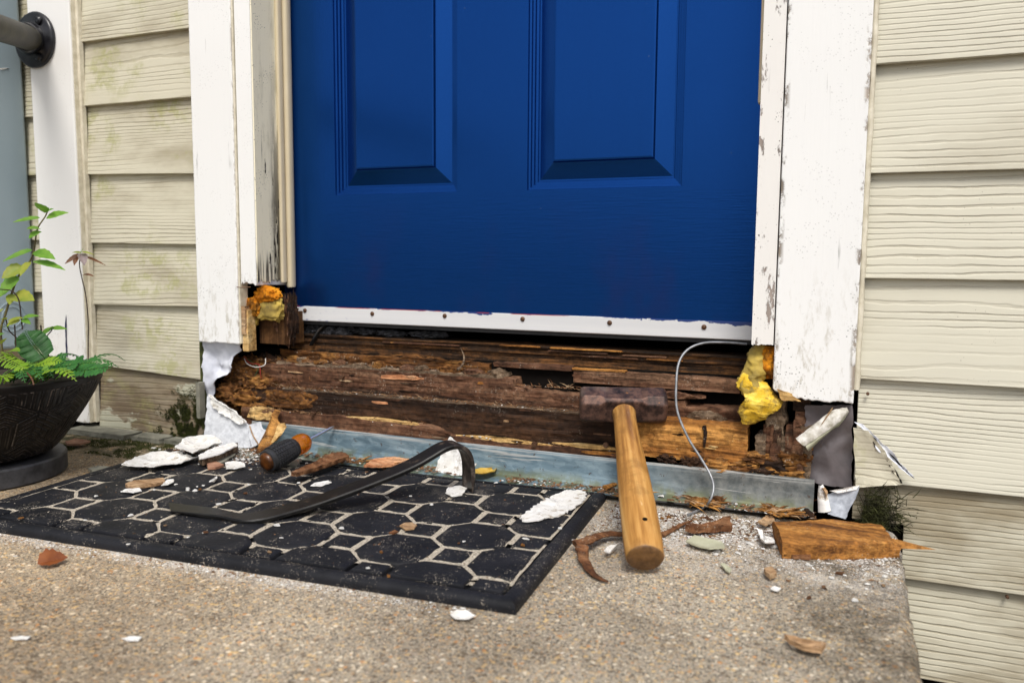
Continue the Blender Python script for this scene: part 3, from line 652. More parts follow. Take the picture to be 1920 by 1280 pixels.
# ------------------------------------------------------------------ the blue door
door = thing('front_door', 'blue panelled front door with white kick strip along its foot', 'door', (-.57, 1.31, .243))
DY = 1.31; PX = [(-.907, -.651), (-.518, -.255)]; PZ0, PZ1 = .483, 1.15; X0, X1, Z0, Z1 = -1.03, -.118, .2445, 2.2
vs = []; fs = []
def quad(a, b, c_, d): vs.append((a, DY, c_)); vs.append((b, DY, c_)); vs.append((b, DY, d)); vs.append((a, DY, d)); k = len(vs); fs.append((k-4, k-3, k-2, k-1))
quad(X0, X1, Z0, PZ0); quad(X0, X1, PZ1, Z1)
for a, b in ((X0, PX[0][0]), (PX[0][1], PX[1][0]), (PX[1][1], X1)): quad(a, b, PZ0, PZ1)
bk, bf = box(X0, X1, DY+.018, DY+.042, Z0, Z1); k = len(vs); vs += bk; fs += [tuple(i+k for i in f) for f in bf]
k = len(vs); vs += [(X0, DY, Z0), (X1, DY, Z0), (X1, DY+.018, Z0), (X0, DY+.018, Z0), (X0, DY, Z1), (X0, DY+.018, Z1), (X1, DY, Z1), (X1, DY+.018, Z1)]
fs += [(k, k+1, k+2, k+3), (k, k+3, k+5, k+4), (k+1, k+6, k+7, k+2)]
mk('door_slab', vs, fs, M['door'], door)
prof = [(0, 0), (.0012, .0035), (.0045, .0042), (.0055, .0082), (.0090, .0088), (.0100, .0130), (.0140, .0138), (.0152, .0158), (.0180, .0160), (.0430, .0058), (.0450, .0052), (.0470, .0006), (.0495, .0002)]
for a, b in PX:
    lp = []
    for o_, d_ in prof: lp.append([V((a+o_, DY+d_, PZ0+o_)), V((b-o_, DY+d_, PZ0+o_)), V((b-o_, DY+d_, PZ1-o_)), V((a+o_, DY+d_, PZ1-o_))])
    v_, f_ = sweep(lp, cap=False); f_.append(tuple(range(len(v_)-4, len(v_))))
    mk('door_panel', v_, f_, M['door'], door)
def sweep_strip():
    lp = []
    for i in range(61):
        x = -1.0175+(.8805)*i/60
        lp.append([V((x, DY-.0022, .2440)), V((x, DY-.0022, .2715+.0003*N(x*60))), V((x, DY-.0004, .2718)), V((x, DY+.0, .2430)), V((x, DY-.001, .2428))])
    return sweep(lp)
sw = mk('kick_strip', *sweep_strip(), M['sweep'], door, bevel=.0005, label='white metal strip with rusty screws and a smeared blue paint edge')
for px, py in ((572, 582), (698, 588), (834, 592), (980, 598), (1143, 605), (1320, 613)):
    p = W(px, py, DY-.0025); loops = []
    for yy, r in ((0, .0042), (-.0012, .0040), (-.0022, .0026), (-.0024, .0006)): loops.append([p+V((r*math.cos(a), yy, r*math.sin(a))) for a in (2*math.pi*i/12 for i in range(12))])
    mk('screw', *sweep(loops), M['screw'], sw, smooth=40)
mk('bottom_seal', *box(-1.01, -.14, DY+.004, DY+.03, .236, .2442), M['grip'], door)

# ------------------------------------------------------------------ the rotted sill, board behind board
sill = thing('rotted_sill', 'rotted stack of brown sill boards laid open under the blue door', 'door sill', (-.57, 1.26, .0))
XL, XR = -1.075, -.035
# floor edge of blackened plies
for i, (z0, z1, y0, mt_) in enumerate(((.1865, .1950, 1.312, 'w_ply'), (.1955, .2015, 1.3175, 'w_ply'), (.2020, .2075, 1.314, 'w_ply'), (.2080, .2128, 1.321, 'w_ply'), (.2132, .2165, 1.317, 'w_ply'))):
    mk('ply', *rough(-1.02, -.13, y0, 1.37, z0, z1, 150, .0007, front=lambda x, i=i: .002*fb(V((x*7, i*3, 0)), 3), seed=20+i, nf=3), M[mt_], sill)
for i in range(9):      # orange splinters standing out of the plies
    x = rnd.uniform(-.82, -.16); L = rnd.uniform(.05, .16); z = rnd.choice((.2035, .2085, .2140)) + rnd.uniform(-.0008, .0008); y = 1.3105
    mk('splinter', *rough(x, x+L, y-.001, y+.006, z, z+rnd.uniform(.0012, .0024), 24, .0005, top=lambda q: .001*N(q*30), seed=40+i, nf=1, ntp=1, endj=.01), M['w_orange' if i % 2 else 'w_brown'], sill)
# subfloor edge: left run, then a second run with a black slot below it
mk('subfloor_edge', *rough(-1.03, -.575, 1.292, 1.36, .168, .1855, 130, .0032, top=lambda x: .0025*N(x*25), front=lambda x: .006*fb(V((x*11, 3, 1)), 3), seed=30), M['w_pulp'], sill)
mk('subfloor_edge', *rough(-.572, -.425, 1.290, 1.36, .1795, .1865, 60, .0012, top=lambda x: .0012*N(x*40), front=lambda x: .003*fb(V((x*13, 7, 1)), 3), seed=31), M['w_brown'], sill)
mk('subfloor_edge', *rough(-.424, -.150, 1.282, 1.36, .1625, .1840, 90, .0014, top=lambda x: .0015*N(x*30), front=lambda x: .002*fb(V((x*13, 9, 1)), 3), seed=32), M['w_brown'], sill, label='sawn board end with curved growth rings')
# upper rim board with a torn top, its left half stepping back in a ragged slope
def ctop(x):
    if x < -.52: return .010 + .003*fb(V((x*16, 1, 0)), 3)
    return -.0035 + .0030*fb(V((x*22, 2, 0)), 3) - (.008 if -.23 < x < -.14 else 0) - (.005 if -.50 < x < -.40 else 0)
mk('rim_board', *rough(XL+.03, -.135, 1.258, 1.30, .112, .1525, 320, .0024, top=ctop, front=lambda x: .004*fb(V((x*6, 5, 0)), 2)+.006*max(0, N(x*21, 4)-.35), seed=33, nf=10, gz=110), M['w_brown'], sill)
mk('rim_slope', *rough(-1.02, -.545, 1.263, 1.315, .150, .1655, 140, .0035, top=lambda x: .003*fb(V((x*14, 8, 0)), 3), front=lambda x: .004*fb(V((x*18, 4, 0)), 3), seed=34), M['w_grey'], sill)
# middle board with a grey ledge on top
mk('sill_board', *rough(XL+.02, -.30, 1.234, 1.262, .060, .1195, 320, .0020, top=lambda x: .0016*fb(V((x*26, 2, 3)), 3), front=lambda x: .0015*N(x*5)+.005*max(0, N(x*17, 9)-.4), seed=35, nf=12, gz=110), M['w_dark'], sill)
mk('sill_ledge', *rough(XL+.09, -.30, 1.2345, 1.260, .1185, .1207, 200, .0007, front=lambda x: .001*N(x*30), seed=36, nf=2), M['w_grey'], sill)
# split orange wood to the right of the hammer
mk('split_board', *rough(-.33, -.129, 1.222, 1.262, .064, .1225, 120, .0022, top=lambda x: -.004*max(0, (x+.25)/-.08)+.001*N(x*60), front=lambda x: .009*max(0, (-.265-x)/.06)+.002*fb(V((x*20, 3, 0)), 2), seed=37, nf=12, gx=9, gz=120), M['w_orange'], sill, label='freshly split orange board with black cracks')
for i in range(16):
    x = rnd.uniform(-.30, -.15); L = rnd.uniform(.03, .09); z = rnd.uniform(.070, .118)
    mk('crack' if i % 2 else 'splinter', *rough(x, min(x+L, -.131), 1.2195+.009*max(0, (-.265-x)/.06), 1.235, z, z+rnd.uniform(.0012, .004), 24, .0008, seed=300+i, nf=2, ntp=1, endj=.008, taper=.45), M['dark' if i % 2 else 'w_yellow'], sill)
mk('dark_seam', *rough(-.1945, -.1905, 1.2185, 1.235, .088, .121, 6, .0016, seed=38, nf=8), M['w_dark'], sill)
# nailer strip just above the metal flashing, its top torn off pale
mk('nailer', *rough(XL+.01, -.305, 1.2165, 1.2335, .030, .0795, 320, .0020, top=lambda x: .003*fb(V((x*9, 6, 0)), 3) - .014*max(0, min(1, (x+.66)/.05)), seed=39), M['w_brown'], sill)
for i, (a, b, z, mt_) in enumerate(((-.855, -.68, .0800, 'w_yellow'), (-.63, -.43, .0665, 'w_yellow'), (-.44, -.31, .0705, 'w_yellow'), (-.75, -.66, .0785, 'w_yellow'))):
    mk('splinter', *rough(a, b, 1.2158, 1.229, z-.003, z+.0032, 50, .0009, top=lambda x, a=a, b=b: .0035*math.sin(math.pi*(x-a)/(b-a))-.002, seed=50+i, nf=4, endj=.014, taper=.5), M[mt_], sill)
mk('splinter', *rough(-.815, -.685, 1.2545, 1.266, .1485, .159, 50, .0016, top=lambda x: -.004*abs(x+.74)/.06, seed=56, endj=.02, taper=.5), M['w_pink'], sill, label='fresh pink split in the upper board')
mk('splinter', *rough(-.74, -.69, 1.2535, 1.262, .1505, .1585, 30, .0022, seed=57, endj=.01, taper=.5), M['w_pink'], sill)
mk('splinter', *rough(-.425, -.33, 1.2805, 1.292, .1842, .1868, 40, .0008, seed=58, endj=.01), M['w_orange'], sill)
mk('splinter', *rough(-.30, -.20, 1.256, 1.29, .150, .1605, 50, .0030, seed=59, endj=.02, taper=.45, top=lambda x: -.006*abs(x+.25)/.05), M['w_brown'], sill)
mk('splinter', *rough(-.235, -.155, 1.248, 1.27, .1195, .137, 50, .0030, seed=60, endj=.02, taper=.4), M['w_grey'], sill)
# rotten pulp: left pocket, right post, foot of the right side
pulp = [((-1.10, 1.285, .085), (.06, .03, .07)), ((-1.03, 1.29, .10), (.06, .03, .065)), ((-1.105, 1.262, .135), (.03, .02, .022)), ((-1.11, 1.25, .10), (.03, .02, .022)), ((-1.04, 1.25, .125), (.03, .018, .016)), ((-1.085, 1.268, .145), (.035, .02, .024)), ((-1.05, 1.262, .122), (.03, .02, .022)), ((-1.065, 1.246, .092), (.04, .018, .02)), ((-1.02, 1.255, .098), (.05, .02, .02)), ((-1.00, 1.29, .160), (.05, .02, .012))]
for i, (c_, r_) in enumerate(pulp): mk('rot_lump', *blob(c_, r_, .5, 3.2, 5 if i < 2 else 4, 61+i, .8), M['w_pulp' if i != 1 else 'w_dark'], sill, smooth=70)
mk('rot_face', *rough(-1.05, -.885, 1.2265, 1.25, .083, .1195, 90, .0036, seed=66, endj=.016, nf=10, taper=.3, gx=40), M['w_pulp'], sill, label='orange rotten patch on the middle board')
mk('rot_face', *rough(-1.075, -.965, 1.2105, 1.235, .060, .084, 60, .0034, seed=67, endj=.014, taper=.35, gx=40), M['w_yellow'], sill)
for i in range(7):      # cracked post right of the black slot
    x = -.112+.0105*i; h = .112+.010*N(i*3.3)
    mk('post_fibre', *rough(x-.0085, x+.0085, 1.222+.007*N(i*2.1), 1.262, .05, h+.03*abs(N(i*1.7))+.015*(i > 3), 12, .0045, seed=70+i, endj=.004, nf=10, gx=60, gz=26), M['w_brown' if i % 3 else 'w_grey'], sill)
for i, (z0, z1, mt_, x0) in enumerate(((.058, .078, 'w_chunk', -.095), (.079, .094, 'w_chunk', -.075), (.095, .108, 'w_orange', -.072), (.109, .124, 'w_brown', -.066), (.126, .152, 'w_brown', -.066), (.153, .185, 'w_dark', -.07))):
    mk('side_board', *rough(x0, -.0345-.002*i, 1.226+.003*N(i*5.), 1.27, z0, z1, 40, .0022, seed=80+i, endj=.006), M[mt_], sill)
for i, (px, py, r_) in enumerate(((1300, 868, .016), (1345, 878, .022), (1395, 884, .024), (1440, 882, .028), (1475, 888, .022), (1490, 862, .018), (1250, 862, .012), (1420, 862, .016))):
    p = W(px, py, 1.214); mk('rot_lump', *blob((p.x, 1.226, p.z), (r_*1.2, .012, r_*.55), .5, 2.6, 4, 90+i, .8), M['w_pulp' if i % 3 else 'w_dark'], sill, smooth=60)
for i in range(34):      # slivers torn out of the boards and the cracks they left
    lay = i % 3; x = rnd.uniform(-1.0, -.36); L = rnd.uniform(.02, .085)
    y, za, zb = ((1.2565, .120, .154), (1.2325, .084, .117), (1.2155, .060, .074))[lay]; z = rnd.uniform(za, zb); dk = rnd.random() < .5
    mk('crack' if dk else 'splinter', *rough(x, x+L, y-(.0004 if dk else .0024)+.001, y+.008, z, z+rnd.uniform(.001, .0028 if dk else .0045), 26, .0010, top=lambda q, x=x, k=rnd.uniform(-.06, .06): k*(q-x), seed=400+i, nf=2, ntp=1, endj=.008, taper=.5), M['dark' if dk else rnd.choice(('w_orange', 'w_pink', 'w_grey', 'w_brown', 'tan'))], sill)
for i in range(10):      # ragged bits standing along the torn upper edge
    x = -.98+.043*i+rnd.uniform(-.01, .01); mk('splinter', *rough(x, x+rnd.uniform(.02, .05), 1.262+rnd.uniform(-.003, .012), 1.30, .160, .172+rnd.uniform(0, .006), 24, .003, seed=450+i, nf=3, ntp=3, endj=.012, taper=.4, gx=60), M[('w_grey', 'w_pulp', 'w_brown')[i % 3]], sill)
# dark backing so nothing shines through the joints
mk('back_board', *box(-1.15, .02, 1.30, 1.31, .0, .1865), M['dark'], sill)
for px, py, Y in ((1003, 832, 1.2155), (1137, 833, 1.2155), (588, 775, 1.2155), (642, 707, 1.254)):
    p = W(px, py, Y); mk('nail', *sweep([[p+V((r*math.cos(a), yy, r*math.sin(a))) for a in (2*math.pi*i/10 for i in range(10))] for yy, r in ((.006, .002), (-.004, .002), (-.0042, .0048), (-.006, .0042))]), M['screw'], sill, smooth=40)
# stud above the left pocket
mk('wall_stud', *rough(-1.045, -.985, 1.252, 1.31, .2015, .262, 30, .0008, seed=99, endj=.001), M['w_stud'], label='brown sawn stud end under the left jamb', cat='lumber')

# ------------------------------------------------------------------ metal flashing
fl = thing('metal_flashing', 'blue grey galvanised flashing strip along the foot of the rotted sill', 'flashing', (-.5, 1.205, 0))
def flash():
    lp = []
    for i in range(161):
        x = -1.035+1.0*i/160; wv = .0010*N(x*9) + .0006*N(x*35)
        fy = 1.176 + .02*max(0, (x+.45))/.4 - .008*max(0, (-.45-x))/.5
        lp.append([V((x, 1.2155+wv, .0570)), V((x, 1.2145+wv, .0578)), V((x, 1.2128+wv, .0570)), V((x, 1.2105+wv, .045)), V((x, 1.2110+wv*1.5, .032)), V((x, 1.2090+wv, .028)), V((x, 1.2075+wv, .0165)), V((x, 1.2040, .0125)), V((x, fy+.002, .0090)), V((x, fy, .0060)), V((x, fy+.003, .004)), V((x, 1.206, .009)), V((x, 1.2100, .0125))])
    return sweep(lp)
mk('strip', *flash(), M['zinc'], fl, smooth=50)
def lip():
    pts = []
    for i in range(80):
        x = -.96+.925*i/79; fy = 1.176 + .02*max(0, (x+.45))/.4 - .008*max(0, (-.45-x))/.5
        pts.append(V((x, fy-.001, .0062)))
    return tube(pts, .0022, 6)
mk('lip', *lip(), M['bar'], fl, smooth=50)

# ------------------------------------------------------------------ hammer
Bp = G(1209, 1081) + V((0, 0, .0215)); Hp = V((-.316, 1.208, .145))
yA = (Hp-Bp).normalized(); xA = yA.cross(V((0, 0, 1))).normalized(); zA = xA.cross(yA); HL = (Hp-Bp).length
ham = thing('sledge_hammer', 'short sledge hammer with rusty head and worn wooden handle leaning on sill', 'hammer', Bp, Matrix((xA, yA, zA)).transposed())
def handle():
    st = [(0, .0190, .0160), (.0012, .0212, .0182), (.004, .0226, .0196), (.03, .0236, .0200), (.09, .0232, .0192), (.15, .0218, .0182), (.20, .0200, .0170), (.25, .0182, .0160), (.285, .0172, .0155), (.305, .0172, .0158), (.318, .0180, .0165), (HL-.028, .0176, .0160), (HL-.02, .015, .014), (HL+.018, .013, .012)]
    lp = []
    for y, a, b in st: lp.append([V((a*math.cos(t), y, b*math.sin(t)+.001*math.sin(y*20))) for t in (2*math.pi*i/32 for i in range(32))])
    return sweep(lp)
mk('handle', *handle(), M['handle'], ham, smooth=50, local=True)
def hhead():
    lp = []
    for x, r, c in ((-.066, .019, .60), (-.0645, .0222, .58), (-.060, .0240, .56), (-.036, .0240, .56), (-.027, .0215, .80), (.0, .0215, .82), (.027, .0215, .80), (.036, .0240, .56), (.060, .0240, .56), (.0645, .0222, .58), (.066, .019, .60)):
        q = r*c if c < .7 else r*c
        oc = [(r, q), (q, r), (-q, r), (-r, q), (-r, -q), (-q, -r), (q, -r), (r, -q)]
        lp.append([V((x, HL+a, b)) for a, b in oc])
    return sweep(lp)
hh = mk('head', *hhead(), M['rust'], ham, local=True, bevel=.0018)
mk('hang_hole', *sweep([[V((.003+.0032*math.cos(a), .047+.0032*math.sin(a), z)) for a in (2*math.pi*i/14 for i in range(14))] for z in (.0150, .0205)]), M['dark'], ham, local=True)

# ------------------------------------------------------------------ pry bar
e1 = G(318, 950, .018); e2 = G(470, 972, .014); tip = G(877, 917, .0135)
u_ = (tip-e2); u_.z = 0; Lb = u_.length; u_.normalize(); v_ = V((-u_.y, u_.x, 0))
def bp_(t, z): return V((e2.x, e2.y, 0)) + u_*(Lb*t) + V((0, 0, z))
path = spline([e1, e1.lerp(e2, .6)+V((0, 0, -.0005)), e2, bp_(.22, .022), bp_(.42, .036), bp_(.60, .051), bp_(.72, .063), bp_(.80, .074), bp_(.87, .084), bp_(.93, .086), bp_(.975, .078), bp_(.998, .062), bp_(1.005, .040), bp_(1.0, .0135)], 7)
lp = []
for i, p in enumerate(path):
    t = (path[min(i+1, len(path)-1)]-path[max(i-1, 0)]).normalized(); nn = t.cross(v_).normalized()
    if nn.z < 0 and i < len(path)*.8: nn = -nn
    if i >= len(path)*.8: nn = lastn if nn.dot(lastn) > 0 and False else (nn if nn.dot(lastn) > 0 else -nn)
    lastn = nn
    f = i/(len(path)-1); hw = .0185 + (.003*(1-f/.15) if f < .15 else 0); th = .0036 if .08 < f < .94 else (.0036*f/.08+.0007 if f <= .08 else .0036*(1-f)/.06+.0006)
    c = th*.5
    sec = [(-hw, -th+c), (-hw+c, -th), (hw-c, -th), (hw, -th+c), (hw, th-c), (hw-c, th), (-hw+c, th), (-hw, th-c)]
    lp.append([p + v_*a + nn*b for a, b in sec])
pb = thing('pry_bar', 'flat black pry bar with curved hook lying across the doormat', 'pry bar', e2)
k1 = int(len(lp)*.66)
k0 = 0
mk('shank', *sweep(lp[k0:k1+1]), M['bar'], pb, smooth=35)
mk('hook', *sweep(lp[k1:]), M['bar_worn'], pb, smooth=35, label='brown worn hook of the bar')

# ------------------------------------------------------------------ screwdriver
sb = G(487, 897, .012) + V((-.010, .022, .0190)); stp = V((-.848, 1.2065, .0635))
yA = (stp-sb).normalized(); xA = yA.cross(V((0, 0, 1))).normalized(); zA = xA.cross(yA); SL = (stp-sb).length
SK = .87
sd = thing('screwdriver', 'screwdriver with amber handle and black ribbed grip leaning on the flashing', 'screwdriver', sb, Matrix((xA, yA, zA)).transposed())
def lathe_y(st, n=28, fl=0):
    return sweep([[V((SK*r*(1+fl*math.cos(6*t))*math.cos(t), y, SK*r*(1+fl*math.cos(6*t))*math.sin(t))) for t in (2*math.pi*i/n for i in range(n))] for y, r in st])
hL = SL*.66
mk('butt_cap', *lathe_y([(.0005, .006), (.001, .0128), (.0028, .0158), (.006, .0172), (.009, .0180)]), M['amber_dark'], sd, smooth=60, local=True)
gs = mk('grip_sleeve', *lathe_y([(.0075, .0196), (.0085, .0214), (.03, .0226), (.048, .0216), (.068, .0186), (.0695, .0168)]), M['grip'], sd, smooth=50, local=True)
ribs = []
for j in range(9):
    y0 = .016+.0052*j; r = SK*.0226-.0030*max(0, (y0-.03)/.035)
    for i in range(18):
        t = 2*math.pi*i/18
        c_ = V(((r+.0003)*math.cos(t), y0+.0022, (r+.0003)*math.sin(t))); a = V((-math.sin(t), 0, math.cos(t))); o_ = V((math.cos(t), 0, math.sin(t)))
        pts = [c_ + a*(s1*.0031) + V((0, s2*.0019, 0)) for s1, s2 in ((-1, -1), (1, -1), (1, 1), (-1, 1))]
        pts2 = [c_ + o_*.0011 + a*(s1*.0024) + V((0, s2*.0014, 0)) for s1, s2 in ((-1, -1), (1, -1), (1, 1), (-1, 1))]
        ribs.append((pts+pts2, [(0, 1, 5, 4), (1, 2, 6, 5), (2, 3, 7, 6), (3, 0, 4, 7), (4, 5, 6, 7)]))
mk('grip_stud', *merge(ribs), M['grip'], gs, local=True, kind='stuff')
mk('neck', *lathe_y([(.060, .0165), (.066, .0160), (.070, .0168), (.076, .0192), (.085, .0198), (.093, .0180), (.099, .0125), (.101, .006)], 36, .02), M['amber'], sd, smooth=60, local=True)
mk('shaft', *lathe_y([(.098, .0030), (SL-.012, .0030), (SL-.006, .0034), (SL+.002, .0020)], 12), M['steel'], sd, smooth=40, local=True)

# ------------------------------------------------------------------ doormat
MR = math.radians(3.4); MO = V((-.306, .752, 0)); MW, MD = .828, .428
mu = V((math.cos(MR), math.sin(MR), 0)); mv = V((-math.sin(MR), math.cos(MR), 0))
def mp(u, v, z):          # mat frame: u grows to the left from the near right corner
    return MO - mu*u + mv*v + V((0, 0, z + .003*max(0, N(u*4, v*4, 3))*.3))
mat_ = thing('doormat', 'black rubber doormat with octagon tile pattern and sandy grooves', 'doormat', MO)
mk('base', *sweep([[mp(0.004, .004, 0), mp(0.004, .004, .005), mp(0.004, MD-.004, .005), mp(0.004, MD-.004, 0)], [mp(MW-.004, .004, 0), mp(MW-.004, .004, .005), mp(MW-.004, MD-.004, .005), mp(MW-.004, MD-.004, 0)]]), M['rubber'], mat_)
IR = (.024, MW-.022, .026, MD-.014)
def ring():
    n = 60; out = []
    pts = [(MW*i/n, 0) for i in range(n)] + [(MW, MD*i/30) for i in range(30)] + [(MW-MW*i/n, MD) for i in range(n)] + [(0, MD-MD*i/30) for i in range(30)]
    def inset(u, v, d): return (min(max(u, d), MW-d), min(max(v, d), MD-d))
    prof_ = [(0, 0), (-.001, .005), (.001, .0095), (.006, .0125), (.014, .0125), (.0185, .011), (.019, .004)]
    lp_ = []
    for u, v in pts:
        l = []
        for d, z in prof_:
            a, b = inset(u, v, d) if d >= 0 else (u, v)
            if v == MD and d > .010: b = MD-.010
            l.append(mp(a, b, z))
        lp_.append(l)
    lp_.append(lp_[0]); return sweep(lp_, cap=False, close=False)
mk('border', *ring(), M['rubber'], mat_, smooth=60)
def clip(poly, r):
    for ax, lim, sg in ((0, r[0], 1), (0, r[1], -1), (1, r[2], 1), (1, r[3], -1)):
        out = []
        for i in range(len(poly)):
            a, b = poly[i], poly[(i+1) % len(poly)]; da, db = (a[ax]-lim)*sg, (b[ax]-lim)*sg
            if da >= 0: out.append(a)
            if da*db < 0: t = da/(da-db); out.append((a[0]+(b[0]-a[0])*t, a[1]+(b[1]-a[1])*t))
        poly = out
        if len(poly) < 3: return []
    return poly
def tilemesh(poly, name):
    cx = sum(p[0] for p in poly)/len(poly); cy = sum(p[1] for p in poly)/len(poly)
    w_ = max(p[0] for p in poly)-min(p[0] for p in poly); h_ = max(p[1] for p in poly)-min(p[1] for p in poly)
    if min(w_, h_) < .006: return
    lp_ = []
    for d, z in ((0, .0045), (.0004, .0098), (.0026, .0118), (.009, .0124)):
        l = []
        for p in poly:
            q = V((cx-p[0], cy-p[1])); L = q.length; q = q/L*min(d*1.15, L*.8); l.append(mp(p[0]+q.x, p[1]+q.y, z))
        lp_.append(l)
    mk(name, *sweep(lp_), M['rubber'], mat_, smooth=45)
A = .1485; sq0 = V((-.507, .921, 0))-MO; su, sv = -sq0.dot(mu), sq0.dot(mv); g_ = .0034
for i in range(-8, 9):
    for j in range(-5, 6):
        for k in (0, 1):
            cu, cv = su+A*i+(A/2 if k else 0), sv+A*j+(A/2 if k else 0); s_ = .0200
            pl = clip([(cu-s_, cv-s_), (cu+s_, cv-s_), (cu+s_, cv+s_), (cu-s_, cv+s_)], IR)
            if pl: tilemesh(pl, 'square_tile')
            ou, ov = cu+A/2, cv; h = A/2-.0200-2*g_; t_ = .0250
            pl = clip([(ou-h, ov-t_), (ou-t_, ov-h), (ou+t_, ov-h), (ou+h, ov-t_), (ou+h, ov+t_), (ou+t_, ov+h), (ou-t_, ov+h), (ou-h, ov+t_)], IR)
            if pl: tilemesh(pl, 'octagon_tile')
def sandsheet():
    nu, nv = 200, 104; vs_ = []; fs_ = []
    for j in range(nv+1):
        for i in range(nu+1):
            u = IR[0]-.003+(IR[1]-IR[0]+.006)*i/nu; v = IR[2]+(IR[3]-IR[2])*j/nv
            vs_.append(mp(u, v, .0104+.0010*fb(V((u*60, v*60, 2)), 3)-.006*max(0, (.075-v)/.05)*(.3+N(u*30, v*60))))
    for j in range(nv):
        for i in range(nu):
            u = IR[0]+(IR[1]-IR[0])*i/nu; v = IR[2]+(IR[3]-IR[2])*j/nv
            if v < .022+IR[2] and N(u*50, v*90, 4) > -.35: continue
            if N(u*16, v*22, 8) + .6*N(u*70, v*70, 3) > .46: continue
            a = j*(nu+1)+i; fs_.append((a, a+1, a+nu+2, a+nu+1))
    return vs_, fs_
mk('sand', *sandsheet(), M['sand'], mat_, smooth=80, kind='stuff')

# ------------------------------------------------------------------ planter
PC = V((-1.332, .888, 0))
pot = thing('planter', 'round black planter with raised geometric rhombus pattern beside the doormat', 'planter', PC)
prof = [(.085, .032), (.100, .0325), (.112, .040), (.128, .058), (.146, .082), (.163, .108), (.178, .134), (.190, .158), (.194, .168)]
def potr(z):
    for (a, za), (b, zb) in zip(prof, prof[1:]):
        if za <= z <= zb: return a+(b-a)*(z-za)/(zb-za)
    return prof[-1][0]
def rhomb(u, v, s=.052):
    # cube tiling: nearest hexagon, then one of its three rhombi, then nested bars inside it
    q = (math.sqrt(3)/3*u - v/3)/s; r = (2/3*v)/s
    x, z_ = q, r; y = -x-z_; rx, ry, rz = round(x), round(y), round(z_)
    dx, dy, dz = abs(rx-x), abs(ry-y), abs(rz-z_)
    if dx > dy and dx > dz: rx = -ry-rz
    elif dy > dz: ry = -rx-rz
    else: rz = -rx-ry
    cx = s*math.sqrt(3)*(rx+rz/2); cy = s*1.5*rz
    a, b = u-cx, v-cy; ang = (math.atan2(b, a)-math.pi/6) % (2*math.pi); k = int(ang/(2*math.pi/3))
    d1 = math.pi/6 + k*2*math.pi/3; d2 = d1+2*math.pi/3
    c1, s1, c2, s2 = math.cos(d1), math.sin(d1), math.cos(d2), math.sin(d2); det = c1*s2-c2*s1
    p, t = (a*s2-b*c2)/det/s, (b*c1-a*s1)/det/s
    e = min(p, t, 1-p, 1-t)
    if e < .035: return 0.
    f = (max(p, t) if k != 1 else (1-min(p, t)))*5.5
    if k == 2: f = (p if (t > .5) else t)*5.5
    f = abs((f % 1)-.5)
    return 1. if f < .22 else max(0, 1-(f-.22)*6)
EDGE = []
def bowl():
    nt_, nz_ = 900, 170; vs_, fs_ = [], []; arc = 0; zs = [.040+(.168-.040)*i/nz_ for i in range(nz_+1)]
    for i, z in enumerate(zs):
        r0 = potr(z); arc = arc + (math.hypot(z-zs[i-1], r0-potr(zs[i-1])) if i else 0)
        fade = min(1, (z-.040)/.004, (.161-z)/.003) if z < .161 else 0
        for j in range(nt_):
            t = 2*math.pi*j/nt_
            h = rhomb(t*.16, arc)*max(0, fade) if 1 else 0
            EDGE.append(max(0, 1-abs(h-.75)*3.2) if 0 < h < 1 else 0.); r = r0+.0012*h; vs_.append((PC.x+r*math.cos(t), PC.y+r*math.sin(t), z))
    for i in range(nz_):
        for j in range(nt_): k = (j+1) % nt_; fs_.append((i*nt_+j, i*nt_+k, (i+1)*nt_+k, (i+1)*nt_+j))
    def ringv(r, z): b = len(vs_); vs_.extend((PC.x+r*math.cos(2*math.pi*j/nt_), PC.y+r*math.sin(2*math.pi*j/nt_), z) for j in range(nt_)); return b
    last = nz_*nt_
    for r, z in ((.194, .171), (.190, .1725), (.186, .171), (.184, .150)):
        b = ringv(r, z)
        for j in range(nt_): k = (j+1) % nt_; fs_.append((last+j, last+k, b+k, b+j))
        last = b
    b = ringv(.09, .032)
    for j in range(nt_): k = (j+1) % nt_; fs_.append((b+j, b+k, k, j))
    fs_.append(tuple(range(b, b+nt_))[::-1])
    return vs_, fs_
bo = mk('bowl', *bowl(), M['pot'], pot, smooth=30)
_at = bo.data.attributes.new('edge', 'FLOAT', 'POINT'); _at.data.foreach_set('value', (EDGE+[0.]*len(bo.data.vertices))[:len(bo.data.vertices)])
def disc(r, z0, z1, n=64): return sweep([[PC+V((q*math.cos(t), q*math.sin(t), z)) for t in (2*math.pi*i/n for i in range(n))] for q, z in ((r*.97, z0), (r, z0+.003), (r, z1-.003), (r*.98, z1))])
mk('pot_foot', *disc(.131, 0, .033), M['pot_base'], pot, smooth=40)
mk('soil', *blob(PC+V((0, 0, .150)), (.166, .166, .016), .10, 6, 4, 3), M['soil'], pot, smooth=70)

# ------------------------------------------------------------------ plants
def leafmesh(b, t, wd, nrm, fold=.25, droop=.12, tooth=.06):
    b, t = V(b), V(t); ax = t-b; L = ax.length; ax.normalize(); sd_ = ax.cross(nrm).normalized(); up = sd_.cross(ax); vs_ = []; fs_ = []; n = 9
    for i in range(n+1):
        s = i/n; hw = wd*.5*(math.sin(math.pi*min(1, s*.97+.03)**.75))**.8 if 0 < s < 1 else 0.0006
        hw *= 1+tooth*(1 if i % 2 else -1)
        c = b+ax*(L*s)-up*(droop*L*s*s)
        for k in (-1, -.5, 0, .5, 1): vs_.append(c+sd_*(hw*k)+up*(fold*hw*abs(k)+.05*hw*math.sin(7*s+k)))
    for i in range(n):
        for k in range(4): a = i*5+k; fs_.append((a, a+1, a+6, a+5))
    return vs_, fs_
Z = 3.5555
def zp(x, y, dep): return D(x/Z, 360+y/Z, dep)
